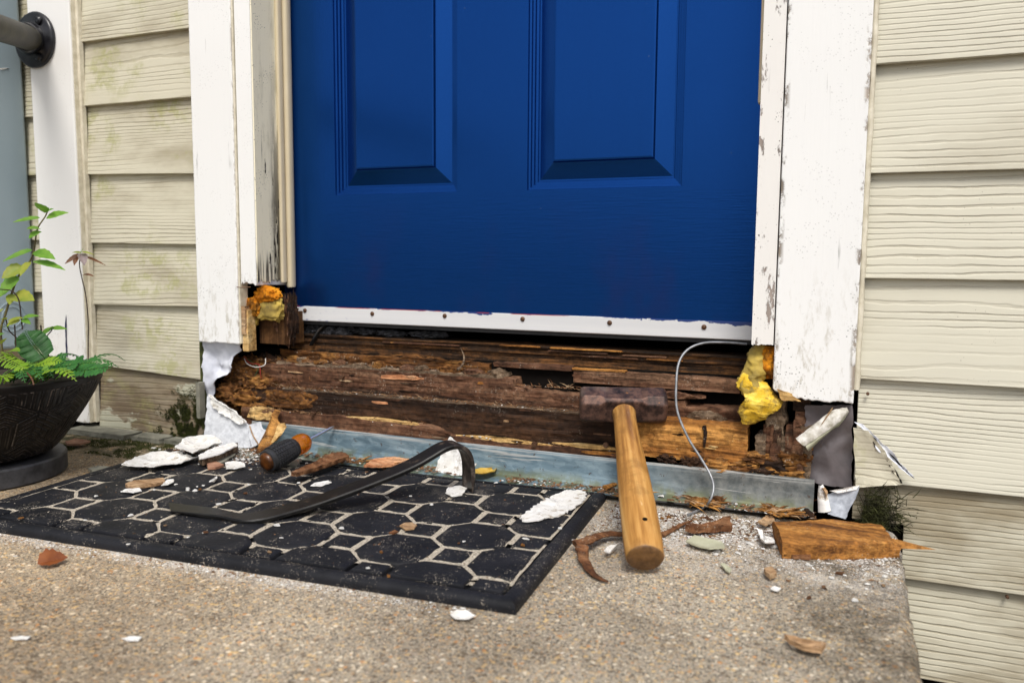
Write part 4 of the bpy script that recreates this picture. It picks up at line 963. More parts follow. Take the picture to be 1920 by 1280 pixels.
UPN = V((.45, -.55, .7)).normalized()
def leaf_at(par, b, t, w_, mat, dep=1.33, tilt=.0, name='leaf', **k):
    B_ = zp(*b, dep); T_ = zp(*t, dep-.02+tilt)
    n_ = (UPN + V((rnd.uniform(-.35, .35), rnd.uniform(-.3, .3), rnd.uniform(-.3, .3)))).normalized()
    return mk(name, *leafmesh(B_, T_, w_/Z/1526*dep*1.15, n_, **k), mat, par, smooth=60)
p1 = thing('leafy_plant', 'tall leafy green plant rising from the black planter', 'plant', PC+V((.02, .01, .14)))
stem_ = [zp(20, 1130, 1.335), zp(5, 925, 1.335), zp(35, 820, 1.335), zp(80, 670, 1.335), zp(125, 560, 1.335), zp(200, 460, 1.33), zp(230, 370, 1.33), zp(248, 250, 1.33), zp(300, 165, 1.33), zp(325, 110, 1.33)]
mk('stem', *tube(spline(stem_), lambda t: .0022-.0013*t, 7), M['stem'], p1, smooth=60)
for b, t, w_, mt_ in (((300, 140), (240, 62), 78, 'leaf'), ((310, 172), (437, 124), 52, 'leaf'), ((266, 172), (84, 186), 40, 'leaf'), ((268, 245), (182, 236), 50, 'leaf'), ((270, 262), (190, 300), 56, 'leaf'), ((215, 385), (10, 446), 46, 'leaf'), ((230, 398), (356, 430), 70, 'leaf'), ((222, 462), (426, 492), 58, 'leaf'), ((152, 495), (8, 566), 84, 'leaf_pale'), ((200, 465), (128, 548), 56, 'leaf_pale'), ((122, 562), (-20, 690), 92, 'leaf'), ((82, 690), (216, 706), 100, 'leaf_pale'), ((90, 680), (60, 740), 60, 'leaf_pale'), ((318, 130), (345, 105), 22, 'leaf')):
    leaf_at(p1, b, t, w_, M[mt_])
p2 = thing('young_plant', 'low yellowing plant with small round leaves at the left edge of the planter', 'plant', PC+V((.0, -.02, .14)))
for pts in ([(150, 915), (140, 830), (125, 720), (80, 660), (0, 648)], [(105, 1030), (98, 885)], [(110, 970), (60, 920), (40, 850)]):
    mk('stem', *tube(spline([zp(*q, 1.31) for q in pts]), .0010, 6), M['stem_dark'], p2, smooth=60)
for b, t, w_, mt_ in (((150, 838), (246, 812), 34, 'leaf'), ((150, 838), (52, 850), 30, 'leaf_pale'), ((130, 850), (48, 880), 44, 'leaf_pale'), ((150, 850), (196, 868), 34, 'leaf'), ((40, 850), (-10, 840), 40, 'leaf_pale'), ((30, 900), (50, 885), 36, 'leaf'), ((10, 780), (-15, 800), 40, 'leaf_pale'), ((20, 940), (-10, 950), 30, 'leaf'), ((60, 1060), (125, 1045), 60, 'fern_lime'), ((10, 1010), (40, 960), 40, 'leaf_pale')):
    leaf_at(p2, b, t, w_, M[mt_], 1.31)
p3 = thing('seedling', 'small two leaved green seedling in front of the white trim board', 'plant', PC+V((.06, .05, .14)))
mk('stem', *tube(spline([zp(335, 1110, 1.37), zp(290, 1005, 1.37), zp(345, 920, 1.37), zp(350, 905, 1.37)]), .0009, 6), M['stem_dark'], p3, smooth=60)
mk('stem', *tube(spline([zp(300, 1060, 1.37), zp(280, 980, 1.37), zp(272, 885, 1.37)]), .0012, 6), M['stem_dark'], p3, smooth=60)
leaf_at(p3, (345, 905), (276, 948), 44, M['leaf'], 1.37); leaf_at(p3, (348, 905), (432, 902), 30, M['leaf'], 1.37); leaf_at(p3, (345, 905), (330, 890), 26, M['leaf'], 1.37)
p4 = thing('withered_seedling', 'withered dark seedling with brown drooping leaves against the siding', 'plant', zp(588, 1125, 1.53))
mk('stem', *tube(spline([zp(588, 1240, 1.53), zp(588, 1000, 1.53), zp(588, 860, 1.53), zp(572, 690, 1.53), zp(545, 570, 1.53), zp(530, 480, 1.53), zp(540, 410, 1.53)]), .0010, 6), M['stem_dark'], p4, smooth=60)
for b, t, w_, mt_ in (((535, 415), (432, 470), 30, 'leaf_dry'), ((530, 412), (490, 480), 40, 'leaf_dry'), ((545, 412), (562, 478), 52, 'leaf_mauve'), ((550, 430), (700, 468), 22, 'leaf_dry'), ((550, 555), (620, 548), 26, 'leaf_dry'), ((540, 405), (488, 398), 14, 'leaf_pale'), ((545, 400), (616, 404), 14, 'leaf_pale'), ((542, 405), (545, 375), 14, 'leaf')):
    leaf_at(p4, b, t, w_, M[mt_], 1.53, fold=.5)
fern = thing('fern', 'green fern fronds spilling over the rim of the black planter', 'fern', PC+V((.05, .03, .15)))
def frond(pts, ln, npair, mat, nrm, shape=.75, wd=.36, ang=62):
    pts = spline(pts, 8); m_ = len(pts)-1; parts = [tube(pts, lambda t: .0011-.0006*t, 5)]; a_ = math.radians(ang)
    for i in range(npair):
        s = .06+.93*i/(npair-1); f = s*m_; k = min(int(f), m_-1); p = pts[k].lerp(pts[k+1], f-k); ax = (pts[min(k+2, m_)]-pts[max(k-1, 0)]).normalized()
        sd_ = ax.cross(nrm).normalized(); up = sd_.cross(ax)
        L = ln*(.42+.58*math.sin(math.pi*min(1, s*.8+.18)))*(1 if s < shape else max(.25, 1-(s-shape)/(1-shape)*.75))
        for q in (-1, 1):
            dr = (sd_*q*math.sin(a_)+ax*math.cos(a_)+up*rnd.uniform(-.1, .15)).normalized(); w_ = L*wd*.5; lat = dr.cross(up).normalized()
            v0 = [p]; n = 5
            for j in range(1, n+1):
                t = j/n; hw = w_*(1 if .2 < t < .9 else (.75 if t <= .2 else .55)); c = p+dr*(L*t)-up*(L*.12*t*t)
                v0 += [c-lat*hw, c+up*hw*.18, c+lat*hw]
            fs_ = [(0, 1, 2), (0, 2, 3)]
            for j in range(n-1):
                b = 1+3*j; fs_ += [(b, b+3, b+4, b+1), (b+1, b+4, b+5, b+2)]
            parts.append((v0, fs_))
    mk('frond', *merge(parts), mat, fern, smooth=60)
NF = V((.35, -.5, .8)).normalized()
frond([zp(470, 1185, 1.285), zp(560, 1185, 1.27), zp(660, 1172, 1.26), zp(755, 1160, 1.255)], .0165, 15, M['fern'], NF)
frond([zp(300, 1110, 1.34), zp(250, 1050, 1.34), zp(200, 985, 1.34), zp(165, 925, 1.34)], .026, 19, M['fern'], V((.75, -.55, .3)).normalized(), wd=.26, ang=75)
frond([zp(420, 1170, 1.30), zp(520, 1150, 1.29), zp(600, 1135, 1.285), zp(670, 1140, 1.285)], .0145, 13, M['fern'], NF)
frond([zp(330, 1180, 1.29), zp(400, 1160, 1.28), zp(480, 1150, 1.28), zp(520, 1140, 1.28)], .0135, 11, M['fern'], NF)
frond([zp(350, 1150, 1.33), zp(390, 1115, 1.33), zp(450, 1085, 1.33)], .013, 7, M['fern'], NF, wd=.5)
frond([zp(480, 1150, 1.30), zp(520, 1120, 1.30), zp(560, 1100, 1.30)], .010, 7, M['fern'], NF, wd=.5)
frond([zp(-60, 1090, 1.30), zp(60, 1130, 1.27), zp(130, 1160, 1.25), zp(185, 1190, 1.25)], .014, 14, M['fern_lime'], NF)
frond([zp(120, 1200, 1.30), zp(60, 1215, 1.25), zp(20, 1235, 1.23), zp(-50, 1260, 1.23)], .015, 11, M['fern_lime'], NF)
frond([zp(190, 1190, 1.30), zp(260, 1150, 1.29), zp(340, 1125, 1.29), zp(420, 1130, 1.29)], .013, 12, M['fern_lime'], NF)
frond([zp(150, 1130, 1.33), zp(60, 1090, 1.31), zp(20, 1080, 1.30)], .012, 9, M['fern_lime'], NF)
frond([zp(210, 1210, 1.28), zp(265, 1200, 1.27), zp(330, 1165, 1.27)], .011, 8, M['leaf'], NF, wd=.6)
frond([zp(120, 1220, 1.32), zp(200, 1180, 1.31), zp(300, 1170, 1.31)], .013, 11, M['fern'], NF)
for i in range(34):
    a = rnd.uniform(-2.3, 1.2) if i < 12 else rnd.uniform(-1.5, .9); rr = rnd.uniform(.02, .10) if i < 12 else rnd.uniform(.09, .16); b0 = PC+V((rr*math.cos(a), rr*math.sin(a), .165)); a2 = a+rnd.uniform(-.5, .5); L = rnd.uniform(.06, .10)
    d = V((math.cos(a2), math.sin(a2), 0)); frond([b0, b0+d*L*.4+V((0, 0, .024)), b0+d*L*.75+V((0, 0, .026)), b0+d*L+V((0, 0, .012))], rnd.uniform(.011, .016), 12, M[rnd.choice(('fern', 'fern', 'fern_lime', 'leaf'))], V((0, -.2, 1)).normalized(), wd=rnd.uniform(.32, .45))
mk('dry_stem', *tube(spline([zp(150, 1180, 1.26), zp(190, 1215, 1.235), zp(215, 1250, 1.225), zp(225, 1285, 1.22)]), .0012, 6), M['leaf_dry'], fern, smooth=60)

# ------------------------------------------------------------------ handrail and grey meter box
FC = W(68, 76, 1.1985); rail = thing('handrail', 'black iron pipe handrail bolted to the white trim board by a round plate', 'handrail', FC)
dirr = (D(-170, -22, 1.22) - (FC+V((0, -.01, 0)))).normalized(); dirr = (dirr + V((-.25, -.1, 0))).normalized()
pr0 = FC+V((0, -.004, 0)); far = D(-190, -10, 1.10)
ax = (far-pr0).normalized()
def ringp(c, nrm, r, n=32):
    a = nrm.cross(V((0, 0, 1))).normalized(); b = nrm.cross(a); return [c+(a*math.cos(2*math.pi*i/n)+b*math.sin(2*math.pi*i/n))*r for i in range(n)]
YN = V((0, -1, 0))
mk('flange', *sweep([ringp(FC+YN*d, YN, r*(1+.015*N(r*900, d*500))) for d, r in ((-.0, .0545), (.004, .055), (.0075, .053), (.009, .049), (.0105, .036), (.014, .033))]), M['black_iron'], rail, smooth=50)
mk('collar', *sweep([ringp(FC+YN*.012+ax*d, (YN*.35+ax).normalized() if d < .01 else ax, r) for d, r in ((0, .034), (.006, .031), (.02, .0295), (.030, .0285), (.034, .026))]), M['black_iron'], rail, smooth=50)
mk('pipe', *sweep([ringp(pr0+ax*d, ax, .0235) for d in (.03, .1, .25, .5, .9)]), M['pipe'], rail, smooth=50)
for a in (.95, 3.0, 5.2):
    c = FC+V((.0415*math.cos(a), -.010, .0415*math.sin(a)))
    mk('bolt', *sweep([ringp(c+YN*d, YN, r, 10) for d, r in ((0, .008), (.004, .008), (.0065, .005))]), M['black_iron'], rail, smooth=40)
bxm = thing('meter_box', 'blue grey steel meter box on the wall behind the plants', 'meter box', (-1.75, 1.1, .18))
BX = -1.607
mk('housing', *box(-1.95, BX, 1.05, 1.214, .172, 1.4), M['box'], bxm, bevel=.006)
KO = None
d_ = ray(22, 594); KO = CAM + d_*(BX/d_.x)
for r in (.030, .021):
    pts = [KO+V((.0006, r*math.cos(2*math.pi*i/40), r*math.sin(2*math.pi*i/40))) for i in range(41)]
    mk('knockout_ring', *tube(pts, .0011, 6), M['box'], bxm, smooth=60)
d_ = ray(10, 128); sp = CAM + d_*((BX+.0006)/d_.x)
mk('paint_scrape', *flake([sp+V((0, a, b)) for a, b in ((-.012, -.003), (0, .0), (.008, .002), (.0, -.002), (-.012, -.005))], .0004, V((1, 0, 0)), bump=0), M['flake'], bxm)

# ------------------------------------------------------------------ foam, wrap, wires, torn trim round the opening
def lump(name, label, cat, parts, mat, smooth=70, **k):
    return mk(name, *merge(parts), mat, smooth=smooth, label=label, cat=cat, **k)
c1 = W(478, 556, 1.228)
fo = thing('insulation_foam', 'orange and yellow foam insulation stuffed under the left jamb', 'insulation', (-1.02, 1.24, .25))
c2 = W(498, 552, 1.232); mk('orange_foam', *blob((c2.x, 1.237, c2.z), (.026, .014, .014), .35, 2.6, 4, 5, .8), M['foam_orange'], fo, smooth=70)
c2 = W(470, 575, 1.222); mk('orange_foam', *blob((c2.x, 1.232, c2.z), (.014, .012, .018), .35, 2.6, 4, 6, .8), M['foam_orange'], fo, smooth=70)
c2 = W(506, 580, 1.236); mk('yellow_foam', *blob((c2.x, 1.240, c2.z), (.026, .012, .020), .28, 2.2, 4, 7, .6), M['foam_dull'], fo, smooth=70)
c2 = W(470, 602, 1.230); mk('yellow_foam', *blob((c2.x, 1.238, c2.z), (.010, .008, .010), .3, 2.2, 3, 8, .7), M['foam_dull'], fo, smooth=70)
c2 = W(532, 585, 1.262)
for i in range(4): mk('fibre', *blob((c2.x-.010+.007*i, 1.262+.004*i, c2.z-.012+.012*N(i*2.3)), (.007, .012, .040), .55, 3.0, 4, 130+i, .8), M['w_dark' if i % 2 else 'w_brown'], fo, smooth=60)
fr2 = thing('insulation_foam', 'bright yellow foam lump hanging below the right jamb', 'insulation', (-.12, 1.22, .15))
def tongue(st, seed, amp):
    P = spline([W(a, b, Y) for a, b, Y, _, _ in st], 9); RX = spline([V((rx, ry, 0)) for _, _, _, rx, ry in st], 9); lp_ = []
    for i, (p, q) in enumerate(zip(P, RX)):
        l = []
        for k in range(28):
            t = 2*math.pi*k/28; d = V((math.cos(t)*q.x, math.sin(t)*q.y, 0)); g = p+d
            n_ = 1+amp*fb(V((g.x*70+seed, g.y*70, g.z*70)), 4)
            l.append(p+d*n_+V((0, 0, .004*fb(V((g.x*60, g.y*60, g.z*60+seed)), 3))))
        lp_.append(l)
    return sweep(lp_)
mk('upper_foam', *tongue([(1425, 648, 1.236, .008, .008), (1420, 668, 1.232, .015, .012), (1416, 695, 1.226, .016, .013), (1408, 715, 1.222, .019, .014), (1418, 738, 1.220, .019, .013), (1430, 750, 1.220, .012, .009)], 3, .35), M['foam_dull'], fr2, smooth=60)
mk('lower_foam', *tongue([(1404, 700, 1.224, .008, .008), (1408, 718, 1.219, .020, .012), (1422, 738, 1.215, .022, .014), (1428, 752, 1.211, .025, .015), (1422, 768, 1.209, .026, .014), (1412, 782, 1.210, .018, .011), (1402, 794, 1.211, .008, .006)], 8, .30), M['foam'], fr2, smooth=60)
mk('orange_foam', *tongue([(1446, 648, 1.236, .010, .008), (1446, 668, 1.230, .014, .012), (1446, 690, 1.228, .013, .012), (1444, 708, 1.230, .008, .008)], 5, .5), M['foam_orange'], fr2, smooth=60)
p = W(1455, 770, 1.236); mk('cracked_mortar', *blob((p.x, 1.236, p.z), (.014, .012, .036), .5, 2.5, 4, 19, .8), M['w_grey'], fr2, smooth=60)

def sheet(name, label, cat, pxs, Y, mat, th=.0015, curl=.004, bump=.003, lean=0, **k):
    pts = []
    for a, b in pxs:
        q = W(a, b, Y); pts.append(V((q.x, q.y + lean*(q.z), q.z)))
    return mk(name, *flake(pts, th, V((0, -1, 0)), curl=curl, bump=bump, j=.0016), mat, smooth=60, label=label, cat=cat, **k)
sheet('house_wrap', 'crumpled white house wrap showing below the left casing board', 'house wrap', ((384, 640), (452, 640), (453, 655), (440, 668), (441, 688), (428, 702), (412, 708), (404, 728), (396, 748), (388, 748)), 1.224, M['wrap'], bump=.006)
sheet('underlayment_paper', 'dark grey underlayment paper showing below the right casing board', 'paper', ((1510, 758), (1598, 758), (1598, 912), (1560, 910), (1512, 898), (1506, 860), (1510, 800)), 1.229, M['wrap_grey'], bump=.004)
tr = thing('broken_trim', 'broken white trim piece leaning at the left end of the flashing', 'trim', G(440, 838))
pts = [V((q.x, q.y, q.z)) for q in (W(393, 742, 1.200), W(402, 750, 1.200), W(430, 768, 1.199), (W(450, 784, 1.197)), W(468, 796, 1.195), W(474, 838, 1.188), W(430, 838, 1.186), W(387, 828, 1.190))]
mk('face_board', *flake(pts, .004, V((0, -1, 0)), curl=.002, bump=.0008, j=.0012), M['flake_blue'], tr, smooth=40)
pts = [W(468, 796, 1.194), W(490, 790, 1.196), W(494, 803, 1.194), W(520, 812, 1.192), W(500, 826, 1.188), W(476, 838, 1.186)]
mk('face_board', *flake(pts, .003, V((-.3, -1, 0)).normalized(), curl=.002, bump=.0014, j=.0012), M['flake_blue'], tr, smooth=40)
pts = [W(395, 738, 1.194), W(406, 746, 1.194), W(440, 768, 1.192), W(466, 790, 1.190), W(455, 794, 1.190), W(425, 778, 1.192), W(402, 762, 1.193)]
mk('torn_edge', *flake(pts, .004, V((0, -1, 0)), curl=.003, bump=.0025, j=.002), M['flake'], tr, smooth=40)
mk('crack', *tube(spline([W(468, 798, 1.186), W(474, 815, 1.184), W(484, 832, 1.181), W(490, 845, 1.178)]), .0012, 5), M['tan'], tr)
# leaning shard
def shard(loops_px, mat, parent, name, th=.012):
    lp_ = []
    for (a, b, Ya), (c, d, Yc) in loops_px:
        A_, C_ = W(a, b, Ya), W(c, d, Yc); m_ = A_.lerp(C_, .5)
        lp_.append([A_, A_.lerp(C_, .3)+V((0, -th*.6, .001)), m_+V((0, -th*.5, 0)), A_.lerp(C_, .75)+V((0, -th*.35, -.001)), C_, m_+V((0, th*.5, 0))])
    v_, f_ = sweep(lp_)
    v_ = [p+V((.0015*N(p.x*300, p.z*120, 1), .002*N(p.x*300, p.z*120, 5), .001*N(p.x*90, p.z*300))) for p in v_]
    return mk(name, v_, f_, mat, parent, smooth=35)
sh = thing('wood_shard', 'split yellow brown wood shard leaning on the flashing beside the screwdriver', 'wood', G(490, 850))
shard([((482, 848, 1.150), (486, 849, 1.150)), ((486, 830, 1.163), (506, 835, 1.160)), ((496, 812, 1.176), (526, 815, 1.170)), ((505, 790, 1.190), (532, 800, 1.180)), ((512, 772, 1.203), (520, 785, 1.198)), ((516, 767, 1.207), (526, 771, 1.205))], M['w_pulp'], sh, 'bark_side')
shard([((512, 828, 1.156), (518, 826, 1.156)), ((516, 815, 1.162), (528, 815, 1.160)), ((520, 800, 1.170), (538, 800, 1.168)), ((526, 793, 1.176), (534, 794, 1.175))], M['w_yellow'], sh, 'pale_side', .014)
# curl of trim under the right casing
cu = thing('peeled_strip', 'curled off white strip peeling away below the right casing', 'trim', (-.01, 1.2, .15))
def ribbon(top, bot, Yt, Yb, mat, name, par, n=18, wv=.003):
    vs_, fs_ = [], []
    T = spline([W(a, b, y) for (a, b), y in zip(top, Yt)], 6); B_ = spline([W(a, b, y) for (a, b), y in zip(bot, Yb)], 6)
    for i in range(len(T)):
        for k in range(5):
            q = T[i].lerp(B_[i], k/4); vs_.append(q+V((0, -.004*math.sin(math.pi*k/4)+wv*N(q.x*120, q.z*120, 3), (.0012*N(q.x*400, k) if k in (0, 4) else 0))))
    m_ = len(vs_); vs_ += [q+V((0, .0018, 0)) for q in vs_]
    for i in range(len(T)-1):
        for k in range(4):
            a = i*5+k; fs_ += [(a, a+1, a+6, a+5), (m_+a, m_+a+5, m_+a+6, m_+a+1)]
        fs_ += [(i*5, i*5+5, m_+i*5+5, m_+i*5), (i*5+4, m_+i*5+4, m_+i*5+9, i*5+9)]
    return mk(name, vs_, fs_, mat, par, smooth=60)
ribbon([(1588, 763), (1560, 770), (1525, 796), (1492, 822)], [(1592, 772), (1575, 790), (1540, 815), (1508, 836)], [1.212, 1.207, 1.201, 1.195], [1.210, 1.203, 1.196, 1.19], M['flake_dirty'], 'strip', cu)
ribbon([(1592, 772), (1570, 792), (1540, 812), (1510, 834)], [(1572, 800), (1560, 806), (1535, 828), (1516, 846)], [1.2125, 1.206, 1.199, 1.193], [1.2135, 1.209, 1.203, 1.198], M['flake_sage'], 'torn_lip', cu)
ribbon([(1560, 764), (1545, 785), (1530, 806)], [(1563, 764), (1549, 786), (1533, 808)], [1.21, 1.203, 1.199], [1.21, 1.203, 1.199], M['tan'], 'fibre', cu)
# grey flap and paper at the right end of the flashing
fe = thing('flashing_flap', 'pale grey bent flap at the right end of the flashing', 'flashing', G(1570, 968))
M['flap'] = mat_plain('blue grey fibre sheet', (.24, .26, .30), (.44, .47, .52), 120, .7, .4, .001)
mk('flap', *flake([V(q) for q in (W(1550, 926, 1.197), W(1612, 910, 1.192), W(1606, 928, 1.187), W(1585, 972, 1.175), (W(1552, 962, 1.178)))], .0025, V((0, -1, .2)), curl=.004, bump=.0012, j=.0008), M['flap'], fe, smooth=60)
mk('torn_rim', *flake([W(1555, 920, 1.190), W(1612, 909, 1.188), W(1606, 918, 1.187), W(1570, 924, 1.188)], .002, V((0, -1, .3)), curl=.002, bump=.002), M['flake'], fe, smooth=60)
pp = thing('paper_scrap', 'folded white paper scrap standing beside the grey flap', 'paper', G(1545, 962))
ribbon([(1535, 910), (1533, 930), (1534, 960)], [(1543, 908), (1552, 930), (1558, 958)], [1.188, 1.183, 1.176], [1.187, 1.180, 1.172], M['flake'], 'scrap', pp, wv=.002)
ribbon([(1540, 914), (1545, 922), (1548, 930)], [(1546, 913), (1552, 922), (1550, 932)], [1.18, 1.177, 1.175], [1.18, 1.177, 1.175], M['tan'], 'stain', pp)
# plaster shim trapped behind the hook of the bar
ps = thing('paint_slab', 'thick white paint slab propped on the flashing behind the pry bar hook', 'paint flake', G(850, 895))
mk('slab', *flake([W(820, 880, 1.196), W(832, 838, 1.207), W(845, 818, 1.210), W(858, 828, 1.206), (W(878, 868, 1.196)), W(895, 868, 1.19), W(882, 888, 1.186), W(840, 890, 1.188)], .004, V((0, -1, 0)), curl=.002, bump=.0016), M['flake'], ps, smooth=40)
# wires
def wire(label, pxs, mat, r, name='wire', group=None, dep=True):
    pts = [W(a, b, Y) for a, b, Y in pxs]
    return mk(name, *tube(spline(pts, 10), r, 8), mat, smooth=70, label=label, cat='wire', group=group)
wpx = [(1400, 645, 1.300), (1360, 642, 1.285), (1320, 643, 1.270), (1290, 655, 1.255), (1273, 680, 1.240), (1268, 720, 1.225), (1270, 770, 1.212), (1290, 820, 1.203), (1315, 860, 1.196), (1332, 890, 1.188), (1338, 915, 1.176), (1330, 940, 1.166)]
p_ = [W(a, b, Y) for a, b, Y in wpx] + [G(1318, 951, .006), G(1290, 965, .003)]
mk('wire', *tube(spline(p_, 10), .0019, 8), M['wire_grey'], smooth=70, label='stiff grey wire looping from the door foot down to the concrete', cat='wire')
bs = thing('bent_strip', 'dark bent metal strip hanging under the left end of the door', 'strip', W(582, 648, 1.30))
ribbon([(622, 603), (600, 613), (588, 630), (579, 647)], [(628, 606), (606, 617), (594, 633), (586, 648)], [1.325, 1.316, 1.306, 1.300], [1.33, 1.32, 1.31, 1.304], M['bar'], 'strip', bs, wv=0)
wire('thin white wire loop hanging from the left rotted corner', [(468, 640, 1.24), (474, 628, 1.232), (472, 645, 1.228), (462, 655, 1.226), (450, 654, 1.235)], M['wire_white'], .0008)
wire('thin dark red wire hanging above the rotted corner', [(470, 634, 1.25), (470, 648, 1.24), (455, 650, 1.238)], M['wire_red'], .0010)
wire('white wire sagging across the rotted pocket', [(458, 672, 1.252), (464, 682, 1.240), (480, 688, 1.236), (496, 684, 1.238), (498, 672, 1.250)], M['wire_white'], .0008)
wire('red wire dropping into the rotted pocket', [(458, 668, 1.25), (468, 680, 1.239), (486, 684, 1.238), (488, 700, 1.236), (492, 715, 1.242)], M['wire_red'], .0008)
wire('dark green wire in the rotted pocket', [(462, 672, 1.25), (474, 680, 1.24), (484, 690, 1.238), (478, 705, 1.242)], M['wire_green'], .0007)
# lint under the door
lt = thing('lint', 'grey fluffy lint hanging in the gap under the left end of the door', 'lint', W(580, 625, 1.32))
for i, (px, py, r_) in enumerate(((565, 622, .014), (585, 618, .020), (610, 620, .018), (640, 622, .022), (680, 622, .026), (730, 626, .03), (800, 628, .035))):
    p = W(px, py, 1.325); mk('tuft', *blob((p.x, 1.335, p.z), (r_, .012, .010 if i < 4 else .006), .55, 3.5, 4, 30+i), M['fluff'], lt, smooth=80)

# ------------------------------------------------------------------ loose pieces
def chunk():
    H = .021; kb = [G(1450, 976, H), G(1560, 972, H), G(1640, 980, H), G(1662, 992, H), G(1672, 1004, H)]; kf = [G(1468, 1016, H), G(1560, 1018, H), G(1640, 1016, H), G(1668, 1014, H), G(1690, 1015, H)]
    KB, KF = spline(kb, 12), spline(kf, 12); lp_ = []
    for i in range(len(KB)):
        f_, k_ = KF[i], KB[i]; s_ = i/(len(KB)-1)
        dz = -.005*max(0, (s_-.7)/.3)
        sec = [V((f_.x, f_.y, 0)), f_+V((0, -.001, -H*.5)), f_+V((0, 0, -.0025+dz)), f_.lerp(k_, .05)+V((0, 0, dz)), f_.lerp(k_, .3)+V((0, 0, dz)), f_.lerp(k_, .6)+V((0, 0, dz)), f_.lerp(k_, .95)+V((0, 0, dz)), k_+V((0, 0, -.004+dz)), V((k_.x, k_.y, 0))]
        e = .006 if i in (0, len(KB)-1) else 0
        lp_.append([p+V((e*N(p.y*90, p.z*90, i), .0022*N(p.x*45, p.z*160, 2), .0018*fb(V((p.x*30, p.y*130, 4)), 3)*(1 if p.z > .004 else 0))) for p in sec])
    return sweep(lp_)
ch = thing('lumber_offcut', 'chunky orange brown lumber offcut with splintered end at the slab corner', 'wood', G(1560, 1035))
mk('block', *chunk(), M['w_chunk'], ch, smooth=30)
q0, q1 = G(1655, 1022, .009), G(1756, 1033, .012)
mk('splinter', *sweep([[q0.lerp(q1, s)+V((0, a*(1-s)*.9, b*(1-s)+.002*s)) for a, b in ((-.012, 0), (-.008, .009), (.010, .010), (.014, .002))] for s in (0, .3, .6, .85, 1)]), M['w_chunk'], ch, smooth=30)

def piece(name, label, cat, pxs, mat, z=.001, th=.0012, curl=.002, bump=.0006, group=None, k=0, j=.001):
    return mk(name, *flake([G(a, b, z) for a, b in pxs], th, curl=curl, bump=bump, k=k, j=j), mat, smooth=50, label=label, cat=cat, group=group)
ZM = .0135
piece('paint_flake', 'long white paint flake on the left back corner of the mat', 'paint flake', ((228, 882), (262, 862), (300, 854), (332, 856), (348, 862), (372, 866), (340, 876), (290, 884)), M['flake'], ZM, .0014, .008, .0022)
piece('paint_flake', 'rounded white paint flake on the heap below the mossy siding', 'paint flake', ((328, 848), (348, 830), (370, 823), (402, 826), (418, 838), (380, 850), (362, 858), (342, 852)), M['flake'], .026, .0014, .008, .0022)
pf = thing('painted_board_scrap', 'white painted board scrap with raw wood edge in the left heap', 'wood', G(405, 858))
mk('paint', *flake([G(a, b, .026) for a, b in ((372, 857), (392, 846), (438, 833), (446, 838), (412, 856), (374, 864))], .002, curl=.002, bump=.001, j=.001), M['flake'], pf, smooth=50)
mk('wood_edge', *flake([G(a, b, .015) for a, b in ((372, 868), (392, 858), (446, 842), (446, 848), (410, 864), (380, 874))], .012, curl=.001, bump=.0012, j=.001), M['w_grey'], pf, smooth=40)
piece('wood_sliver', 'thin pale green sliver beside the painted board scrap', 'wood', ((392, 872), (430, 855), (442, 853), (424, 866), (398, 876)), M['slate'], ZM, .003, 0)
piece('paint_flake', 'white paint flake between heap and screwdriver', 'paint flake', ((422, 870), (440, 867), (458, 870), (460, 878), (440, 882), (424, 880)), M['flake'], ZM, .0012, .002)
piece('stone_shim', 'grey slate fragment behind the screwdriver grip', 'stone', ((420, 852), (452, 846), (486, 858), (490, 872), (440, 872)), M['slate'], .004, .008, 0)
piece('stone_shim', 'grey green stone shim under the amber screwdriver neck', 'stone', ((524, 872), (548, 858), (566, 864), (556, 878)), M['slate'], .010, .004, 0)
piece('brick_chip', 'red brown chip by the left heap on the mat', 'chip', ((388, 872), (402, 868), (420, 874), (404, 880), (390, 880)), M['brick'], ZM, .004, 0)
piece('wood_stick', 'flat tan stick lying on the left of the mat', 'wood', ((235, 912), (252, 906), (306, 901), (310, 908), (286, 912), (240, 917)), M['tan'], ZM, .005, 0, j=.0006)
piece('paint_flake', 'white flake in front of the tan stick', 'paint flake', ((226, 924), (236, 919), (262, 916), (266, 922), (250, 926)), M['flake'], ZM, .0012, .001)
piece('paint_flake', 'white pointed flake touching the right end of the tan stick', 'paint flake', ((302, 914), (314, 904), (325, 903), (326, 908), (316, 912)), M['flake'], ZM, .0012, .003)
piece('paint_flake', 'curved white sliver between stick and pry bar tip', 'paint flake', ((392, 910), (402, 902), (406, 897), (408, 902), (402, 908)), M['flake'], ZM, .0010, .005)
piece('wood_sliver', 'long dark brown splinter between the screwdriver and the pry bar', 'wood', ((546, 898), (590, 878), (620, 862), (642, 858), (655, 866), (630, 876), (590, 890), (556, 900)), M['bark'], ZM+.004, .006, .006)
piece('wood_sliver', 'orange peeled wood sliver lying against the flashing', 'wood', ((682, 880), (700, 868), (740, 864), (772, 866), (778, 872), (745, 878), (710, 881)), M['w_pink'], .014, .004, .004)
piece('paint_flake', 'white flake on the mat above the pry bar shank', 'paint flake', ((582, 912), (590, 906), (616, 902), (622, 906), (604, 912)), M['flake'], ZM, .0010, .001)
piece('paint_flake', 'white flake under the tip of the pry bar hook', 'paint flake', ((835, 926), (840, 916), (862, 912), (876, 916), (866, 930), (846, 932)), M['flake'], ZM, .0012, .001)
piece('leaf', 'yellow leaf lying on the flashing beside the pry bar hook', 'leaf', ((880, 890), (900, 884), (920, 884), (936, 879), (928, 890), (905, 895), (884, 894)), M['leaf_yellow'], .016, .001, .006)
